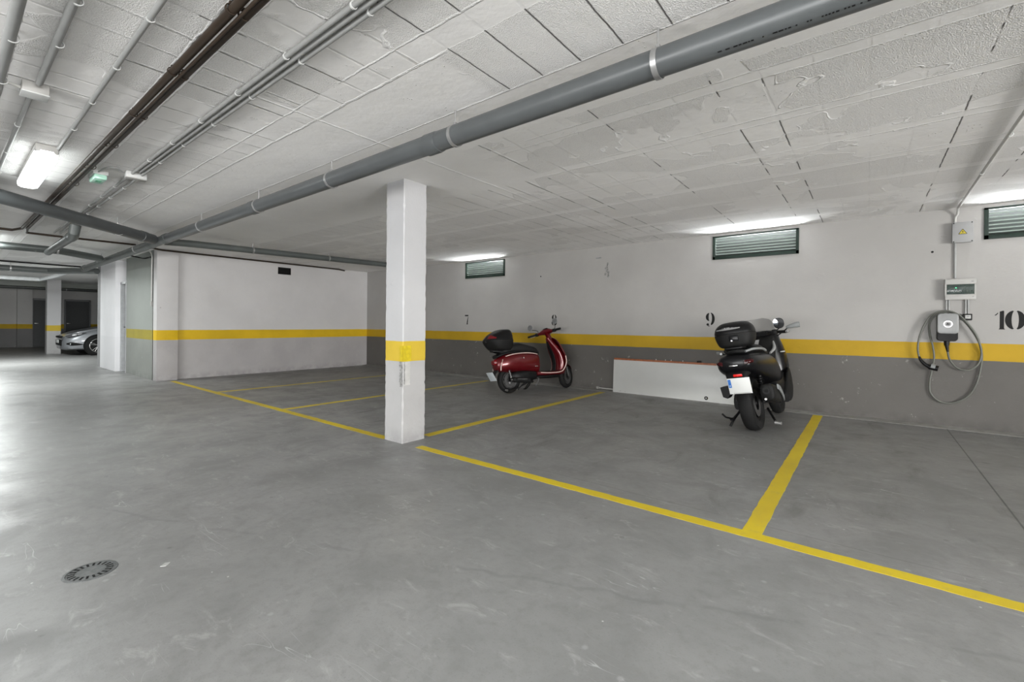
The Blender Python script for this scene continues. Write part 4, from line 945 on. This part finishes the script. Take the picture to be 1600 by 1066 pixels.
# tail and body
mb = MB(); mb.loft([(-.43, 0, .76, .09, .05, 2.4), (-.40, 0, .755, .15, .085, 2.5), (-.30, 0, .745, .195, .115, 2.6), (-.12, 0, .725, .225, .140, 2.6), (.15, 0, .69, .245, .165, 2.6), (.45, 0, .64, .245, .185, 2.6), (.70, 0, .55, .22, .19, 2.6), (.82, 0, .48, .19, .16, 2.6)], n=6, seg=40)
tail = mb.out('tail_body', M['black_gl'], S, ang=60)
for sy in (-1, 1):
    mb = MB(); mb.loft([(-.425, sy * .085, .760, .055, .018, 2.4), (-.41, sy * .105, .765, .060, .024, 2.4), (-.37, sy * .135, .77, .05, .026, 2.4)], n=3, seg=20); mb.out('tail_lamp', M['darklens'], tail)
MB().box((-.438, 0, .735), (.012, .085, .014), bev=.004).out('badge', M['chrome'], tail)
mb = MB(); mb.loft([(-.22, 0, .865, .10, .03, 2.6), (-.10, 0, .885, .16, .045, 2.8), (.12, 0, .885, .175, .052, 2.8), (.24, 0, .870, .17, .045, 2.8), (.34, 0, .835, .165, .045, 2.8), (.52, 0, .815, .15, .045, 2.7), (.70, 0, .80, .10, .04, 2.5), (.76, 0, .79, .05, .03, 2.4)], n=5, seg=32); mb.out('seat', M['black_mt'], S, ang=60)
for sy in (-1, 1):
    mb = MB(); mb.tube([(-.36, sy * .12, .870), (-.28, sy * .18, .885), (-.05, sy * .215, .875), (.10, sy * .215, .850)], .013, 10, smooth=5); mb.out('grab_rail', M['grey_pl'], S)
mb = MB(); mb.box((-.19, 0, .915), (.26, .18, .022), bev=.006); mb.box((-.08, 0, .89), (.04, .12, .05)); mb.out('rack', M['black_pl'], S)
mb = MB(); mb.loft([(.925, -.15, 0, .13, .14, 2.6), (.945, -.15, 0, .155, .168, 2.7), (1.00, -.15, 0, .168, .190, 2.8), (1.05, -.15, 0, .172, .200, 2.8), (1.068, -.15, 0, .172, .200, 2.8)], n=4, seg=44, axis='Z'); case = mb.out('top_case', M['black_mt'], S, ang=50)
mb = MB(); mb.loft([(1.071, -.15, 0, .171, .199, 2.8), (1.10, -.15, 0, .170, .197, 2.7), (1.145, -.145, 0, .155, .180, 2.6), (1.18, -.135, 0, .12, .145, 2.5), (1.197, -.13, 0, .08, .10, 2.3), (1.20, -.13, 0, .02, .03, 2.2)], n=4, seg=44, axis='Z'); lid = mb.out('case_lid', M['black_pl'], case, ang=60)
mb = MB(); rs = []
for k in range(17):
    s_ = -1 + 2 * k / 16; y = .03 + .125 * s_; hh_ = .014 * (1 - .4 * s_ * s_); zc_ = 1.128 + .012 * s_ * 0
    ay = abs(y) / .190; xo = -.148 - .166 * max(0, 1 - ay ** 2.6) ** (1 / 2.6)
    q4 = [Vector((xo - .006, y, zc_ - hh_)), Vector((xo + .012, y, zc_ + hh_)), Vector((xo + .03, y, zc_ + hh_)), Vector((xo + .03, y, zc_ - hh_))]
    rs.append(q4)
mb.rings(rs); mb.out('case_trim', M['box_grey'], lid)
mb = MB(); mb.box((-.322, -.02, 1.02), (.014, .09, .06), bev=.005); mb.out('case_latch', M['black_gl'], case)
MB().cyl((-.327, .0, .995), (-.333, .0, .995), .009, seg=16).out('case_lock', M['zinc'], case)
# plate
mb = MB(); mb.loft([(-.46, 0, .515, .08, .02, 3), (-.42, 0, .60, .09, .05, 3), (-.33, 0, .66, .12, .06, 3), (-.2, 0, .67, .12, .05, 3)], n=3); mb.out('plate_holder', M['black_pl'], S)
PM = Matrix.Translation((-.475, -.035, .530)) @ Matrix.Rotation(R(-10), 4, 'Y')
pl = MB().box((0, 0, 0), (.004, .215, .165), bev=.0015).out('number_plate', M['plate'], S, mtx=PM)
MB().box((-.0028, .088, .028), (.001, .028, .085)).out('blue_strip', M['blue'], pl, mtx=PM)
MB().box((-.0036, .088, .005), (.001, .010, .012)).out('letter', M['plate'], pl, mtx=PM)
mb = MB(); 
for k in range(8): a = 2 * PI * k / 8; mb.box((-.0036, .088 + .008 * math.cos(a), .052 + .008 * math.sin(a)), (.001, .002, .002))
mb.out('stars', M['yellow_sign'], pl, mtx=PM)
mb = MB(); mb.box((-.003, -.01, -.074), (.001, .16, .004)); mb.out('dealer_line', M['grey_pl'], pl, mtx=PM)
MB().box((-.455, -.03, .635), (.012, .085, .026), rot=(0, R(-8), 0), bev=.004).out('reflector', M['redlens'], S)
# engine side and exhaust (right side, large)
mb = MB(); mb.loft([(-.10, .105, .30, .045, .06, 3), (.05, .12, .32, .06, .09, 3), (.30, .11, .34, .09, .12, 3), (.55, .05, .34, .14, .12, 3)], n=3); mb.out('engine', M['black_mt'], S)
mb = MB(); mb.loft([(-.22, -.215, .42, .055, .075, 3.2), (-.18, -.215, .42, .070, .090, 3.2), (.05, -.205, .38, .075, .095, 3.2), (.30, -.19, .34, .065, .085, 3), (.42, -.17, .30, .04, .05, 3)], n=4, seg=28); ex = mb.out('exhaust', M['black_mt'], S, ang=50)
mb = MB(); mb.lathe([(.018, -.226), (.036, -.226), (.038, -.20), (.018, -.20)], (0, -.215, .44), 'X', 24, closed=True); mb.out('exhaust_tip', M['black_pl'], ex)
mb = MB(); mb.loft([(-.05, -.295, .46, .008, .028, 3), (.08, -.290, .42, .010, .034, 3), (.25, -.275, .33, .010, .030, 3), (.33, -.262, .28, .006, .014, 3)], n=4, seg=16); mb.out('heat_shield', M['grey_pl'], ex)
MB().cyl((-.235, -.20, .355), (-.222, -.20, .355), .012, seg=14).out('exhaust_bolt', M['zinc'], ex)
for sy in (-1, 1):
    mb = MB(); mb.tube([(.0, sy * .125, .30), (-.04, sy * .14, .62)], .020, 12)
    for k in range(9): mb.lathe([(.026, -.006), (.034, 0), (.026, .006)], (-.006 - .0045 * k, sy * (.127 + .0018 * k), .36 + k * .026), 'Z', 12)
    mb.out('shock_absorber', M['black_pl'], S)
# mid body / floor tunnel and side fairings
mb = MB(); mb.loft([(.48, 0, .38, .20, .14, 2.8), (.65, 0, .38, .235, .16, 3), (.85, 0, .40, .24, .17, 3), (1.02, 0, .44, .225, .18, 2.8), (1.12, 0, .50, .19, .14, 2.6)], n=5, seg=36); mb.out('floor_tunnel', M['black_pl'], S, ang=60)
mb = MB(); mb.loft([(.30, 1.04, 0, .14, .20, 2.6), (.45, 1.08, 0, .17, .225, 2.6), (.62, 1.09, 0, .19, .245, 2.6), (.80, 1.08, 0, .18, .235, 2.6), (.95, 1.05, 0, .14, .21, 2.6), (1.05, 1.03, 0, .08, .19, 2.4), (1.085, 1.03, 0, .04, .10, 2.4)], n=5, seg=40, axis='Z'); fa = mb.out('front_fairing', M['black_gl'], S, ang=60)
for sy in (-1, 1):
    mb = MB(); mb.loft([(.60, sy * .235, .28, .035, .06, 3), (.78, sy * .250, .36, .030, .13, 3), (.95, sy * .250, .45, .025, .13, 3), (1.05, sy * .240, .52, .015, .08, 3)], n=4, seg=24); mb.out('side_fairing', M['black_mt'], S, ang=60)
    MB().box((.93, sy * .235, .80), (.03, .05, .012), bev=.004).out('side_marker', M['plate'], fa)
    mb = MB(); mb.tube([(.70, sy * .14, .80), (.83, sy * .17, .86), (.93, sy * .15, .96)], .018, 10, smooth=4, radii=[.012, .020, .010]); mb.out('inner_trim', M['box_grey'], S)
mb = MB(); mb.loft([(.70, .84, 0, .07, .15, 2.6), (.85, .90, 0, .07, .17, 2.6), (.98, .95, 0, .06, .17, 2.6), (1.04, .98, 0, .04, .13, 2.4)], n=4, seg=30, axis='Z'); mb.out('dashboard', M['black_mt'], S)
mb = MB(); mb.box((.885, 0, 1.045), (.02, .22, .07), rot=(0, R(30), 0), bev=.012); mb.out('instrument', M['black_gl'], S)
mb = MB(); mb.extr([(.835, -.02, .98), (.835, .05, .98), (.80, .015, .86)], (.012, 0, 0)); mb.out('console_wedge', M['box_grey'], S)
# windscreen
mb = MB(); rs = []
for k in range(10):
    v = k / 9; z = 1.03 + .215 * v; xf = 1.10 - .13 * v; hw = (.235 - .035 * v) * (1 if v < .75 else math.sqrt(max(.05, 1 - ((v - .75) / .27) ** 2)) * .6 + .4)
    o1 = [Vector((xf - .10 * (s_ / 6) ** 2, hw * s_ / 6, z)) for s_ in range(-6, 7)]
    rs.append(o1 + [p_ + Vector((-.004, 0, 0)) for p_ in o1[::-1]])
mb.rings(rs); mb.out('windscreen', M['screen'], S, mtx=Matrix.Translation((0, .03, 0)))
# handlebar
mb = MB(); mb.tube([(.80, -.33, 1.035), (.86, -.22, 1.045), (.90, -.10, 1.02), (.90, .10, 1.02), (.86, .22, 1.045), (.80, .33, 1.035)], .013, 12, smooth=5); hb = mb.out('handlebar', M['black_pl'], S)
for sy in (-1, 1):
    mb = MB(); mb.cyl((.855, sy * .235, 1.045), (.80, sy * .335, 1.035), .019, .019, 16); g = mb.out('handle_grip', M['black_mt'], S)
    mb = MB(); mb.box((.87, sy * .20, 1.05), (.07, .06, .06), bev=.012); mb.out('switch_gear', M['black_pl'], g)
    MB().cyl((.80, sy * .335, 1.035), (.792, sy * .352, 1.035), .017, .014, 12).out('bar_end', M['zinc'], g)
    mb = MB(); mb.tube([(.91, sy * .20, 1.05), (.90, sy * .26, 1.045), (.845, sy * .36, 1.030)], .006, 8, smooth=5); mb.out('brake_lever', M['zinc'], S)
mb = MB(); mb.tube([(.885, -.20, 1.05), (.89, -.24, 1.08), (.88, -.262, 1.10)], .007, 8, smooth=5); st_ = mb.out('mirror_stem', M['black_pl'], S)
mb = MB(); mb.loft([(.865, -.260, 1.150, .055, .062, 2.3), (.875, -.260, 1.150, .058, .065, 2.3), (.90, -.260, 1.150, .035, .04, 2.3)], n=3, seg=24, axis='X'); mb.out('mirror', M['black_gl'], st_)
mb = MB(); mb.loft([(.8635, -.228, 1.150, .026, .056, 2.1), (.8645, -.228, 1.150, .026, .056, 2.1)], n=1, seg=24, axis='X'); mb.out('mirror_glass', M['mirror'], st_)
mb = MB(); mb.tube([(1.0, -.20, 1.00), (.99, -.28, 1.05), (.98, -.335, 1.085)], .007, 8, smooth=5); st_ = mb.out('mirror_stem', M['black_pl'], S)
mb = MB(); mb.loft([(-.460, .98, 1.103, .018, .032, 2.5), (-.43, .98, 1.103, .022, .034, 2.5), (-.34, .98, 1.093, .02, .022, 2.5), (-.31, .98, 1.088, .012, .012, 2.3)], n=3, seg=20, axis='Y'); mb.out('mirror', M['grey_pl'], st_)
# stands
mb = MB(); mb.tube([(.15, .12, .25), (-.02, .20, .13), (-.06, .24, .06)], .013, 10, smooth=4); mb.tube([(-.02, .20, .13), (-.12, .255, .17), (-.14, .28, .21)], .010, 8); mb.tube([(.25, -.10, .2), (.12, -.17, .10), (.03, -.20, .07)], .013, 10, smooth=4); mb.out('centre_stand', M['black_pl'], S)
MB().cyl((.03, -.19, .075), (.02, -.25, .065), .020, .018, 14).out('stand_roller', M['zinc'], S)
mb = MB(); mb.tube([(.45, .18, .28), (.42, .25, .15), (.38, .33, .068)], .012, 10); mb.cyl((.38, .31, .072), (.38, .35, .063), .025, seg=12); mb.out('side_stand', M['black_pl'], S)
mb = MB(); mb.extr([(-.02, .20, .50), (-.02, .29, .49), (-.02, .275, .38), (-.02, .23, .36), (-.02, .20, .40)], (.16, 0, 0)); mb.out('air_box', M['black_pl'], S)
# front fender and fork
mb = MB(); rs = []
for k in range(10):
    a = R(30 + 120 * k / 9); rr_ = .312; x = 1.30 + rr_ * math.cos(a); z = .292 + rr_ * math.sin(a); n_ = Vector((math.cos(a), 0, math.sin(a)))
    o1 = [Vector((x, y_ * .075, z)) - n_ * (.05 * abs(y_) ** 3) for y_ in (-1, -.6, 0, .6, 1)]
    rs.append(o1 + [v - n_ * .006 for v in o1[::-1]])
mb.rings(rs); mb.out('front_fender', M['black_gl'], S, ang=60)
mb = MB()
for sy in (-1, 1): mb.tube([(1.30, sy * .085, .292), (1.20, sy * .085, .58)], .020, 12)
mb.out('front_fork', M['black_pl'], S)

# ------------------------------------------------------------------ silver car behind the block
S = thing('silver_car', (-20.75, 2.42, 0), 'silver hatchback car with its nose sticking out behind the white column', 'car', rot=(0, 0, R(90)))
# local x backwards from the nose, y: local +y = world -X ; right flank (y negative) faces the camera
def car_ring(x, zb, zs, zt, hw, hr, e=1.0):
    P_ = [(0, zb), (hw * .80, zb), (hw * .96, zb + .05), (hw, zb + (zs - zb) * .45), (hw * .99, zs - .07), (hw * .955, zs), (hw * .80, zs + (zt - zs) * .45), (hr, zt - .02), (hr * .8, zt), (0, zt + .01)]
    full = P_ + [(-a, b) for a, b in P_[::-1][1:-1]]
    return [Vector((x, a, b)) for a, b in full]
KC = [(0.0, .22, .42, .50, .55, .50), (.05, .19, .50, .63, .68, .58), (.15, .18, .56, .70, .78, .64), (.35, .18, .66, .78, .85, .68), (.65, .18, .76, .86, .89, .70), (1.0, .18, .84, .93, .905, .72), (1.25, .18, .90, 1.00, .905, .72), (1.6, .18, .94, 1.22, .905, .66), (2.0, .18, .96, 1.42, .905, .60), (2.6, .18, .97, 1.47, .905, .58), (3.3, .18, .99, 1.42, .895, .58), (3.8, .20, 1.0, 1.25, .87, .56), (4.15, .24, .92, 1.02, .80, .55), (4.28, .30, .80, .86, .70, .5)]
mb = MB(); rs = []
for i in range(len(KC) - 1):
    k0, k1, k2, k3 = KC[max(i - 1, 0)], KC[i], KC[i + 1], KC[min(i + 2, len(KC) - 1)]
    for q_ in range(4):
        t_ = q_ / 4; rs.append(car_ring(*[.5 * ((2 * b) + (-a + c) * t_ + (2 * a - 5 * b + 4 * c - d_) * t_ * t_ + (-a + 3 * b - 3 * c + d_) * t_ ** 3) for a, b, c, d_ in zip(k0, k1, k2, k3)]))
rs.append(car_ring(*KC[-1])); mb.rings(rs); body = mb.out('car_body', M['silver'], S, ang=50)
for x in (.82, 3.42):
    for sy in (-1, 1):
        ys = sy * (.908 if x < 2 else .90)
        mb = MB(); mb.lathe([(.0001, 0), (.355, 0), (.37, -.012 * sy), (.37, -.05 * sy)], (x, ys, .325), 'Y', 36); arch = mb.out('wheel_arch', M['hole'], S)
        mt = None
        mb = MB(); h = .04
        mb.lathe([(.0001, -.01 * sy), (.215, -.01 * sy), (.225, .004 * sy), (.30, .010 * sy), (.322, .0), (.322, -.03 * sy)], (x, ys + sy * .012, .322), 'Y', 40); wh = mb.out('wheel', M['rubber'], S)
        mb = MB(); mb.lathe([(.205, .006 * sy), (.222, .014 * sy), (.232, .010 * sy)], (x, ys + sy * .012, .322), 'Y', 40)
        for k in range(5):
            for dq in (-.16, .16):
                a = 2 * PI * k / 5 + .3; mb.tube([(x + .04 * math.cos(a), ys + sy * .026, .322 + .04 * math.sin(a)), (x + .212 * math.cos(a + dq), ys + sy * .022, .322 + .212 * math.sin(a + dq))], .013, 6)
        mb.lathe([(.0001, .02 * sy), (.045, .018 * sy), (.05, .0)], (x, ys + sy * .012, .322), 'Y', 20); mb.out('wheel_rim', M['chrome'], wh)
for sy in (-1, 1):
    mb = MB(); mb.loft([(.07, sy * .66, .625, .04, .022, 2.2), (.15, sy * .730, .640, .060, .046, 2.4), (.28, sy * .775, .672, .065, .050, 2.4), (.42, sy * .805, .712, .055, .034, 2.2), (.52, sy * .815, .740, .025, .012, 2.2)], n=4, seg=20); hl = mb.out('headlamp', M['lens_dark'], S)
    mb = MB(); mb.loft([(.20, sy * .815, .660, .022, .026, 2.2), (.24, sy * .825, .668, .024, .028, 2.2), (.30, sy * .835, .678, .018, .020, 2.2)], n=3, seg=16); mb.loft([(.32, sy * .840, .690, .018, .016, 2.2), (.42, sy * .855, .712, .012, .012, 2.2)], n=2, seg=14); mb.out('reflector', M['lens'], hl)
    mb = MB(); mb.loft([(.08, sy * .68, .385, .05, .04, 2.2), (.18, sy * .785, .385, .035, .055, 2.2), (.32, sy * .850, .375, .025, .035, 2.0), (.44, sy * .880, .365, .010, .008, 2.0)], n=4, seg=18); f_ = mb.out('fog_recess', M['hole'], S)
    MB().lathe([(.0001, .02), (.025, .016), (.03, 0)], (.15, sy * .835, .385), 'X', 16).out('fog_lamp', M['lens'], f_)
    mb = MB(); mb.loft([(1.35, sy * .80, .99, .02, .012, 2.4), (1.75, sy * .74, 1.14, .03, .14, 2.8), (2.4, sy * .72, 1.18, .03, .19, 3), (3.2, sy * .72, 1.18, .03, .16, 3), (3.6, sy * .73, 1.12, .02, .06, 2.6)], n=3, seg=20); mb.out('side_window', M['black_gl'], S)
    mb = MB(); mb.loft([(1.42, sy * .98, 1.0, .10, .06, 2.5), (1.50, sy * .98, 1.0, .10, .06, 2.5), (1.55, sy * .96, 1.0, .05, .03, 2.5)], n=2, seg=18); mb.out('wing_mirror', M['silver'], S)
mb = MB(); mb.box((-.005, 0, .42), (.06, .95, .20), bev=.03); mb.box((.0, 0, .60), (.10, .70, .07), bev=.03); mb.out('grille', M['hole'], S)
MB().box((-.045, 0, .46), (.008, .52, .11), bev=.003).out('number_plate', M['plate'], S)
mb = MB(); mb.extr([(1.28, -.62, 1.03), (1.28, .62, 1.03), (1.98, .54, 1.435), (1.98, -.54, 1.435)], (-.012, 0, .02)); mb.out('windscreen', M['black_gl'], S)
mb = MB(); mb.tube([(.10, -.62, .71), (.40, -.66, .815), (.8, -.69, .915), (1.15, -.70, .98)], .006, 6, smooth=4); mb.tube([(.10, .62, .71), (.40, .66, .815), (.8, .69, .915), (1.15, .70, .98)], .006, 6, smooth=4); mb.out('bonnet_seam', M['black_pl'], S)
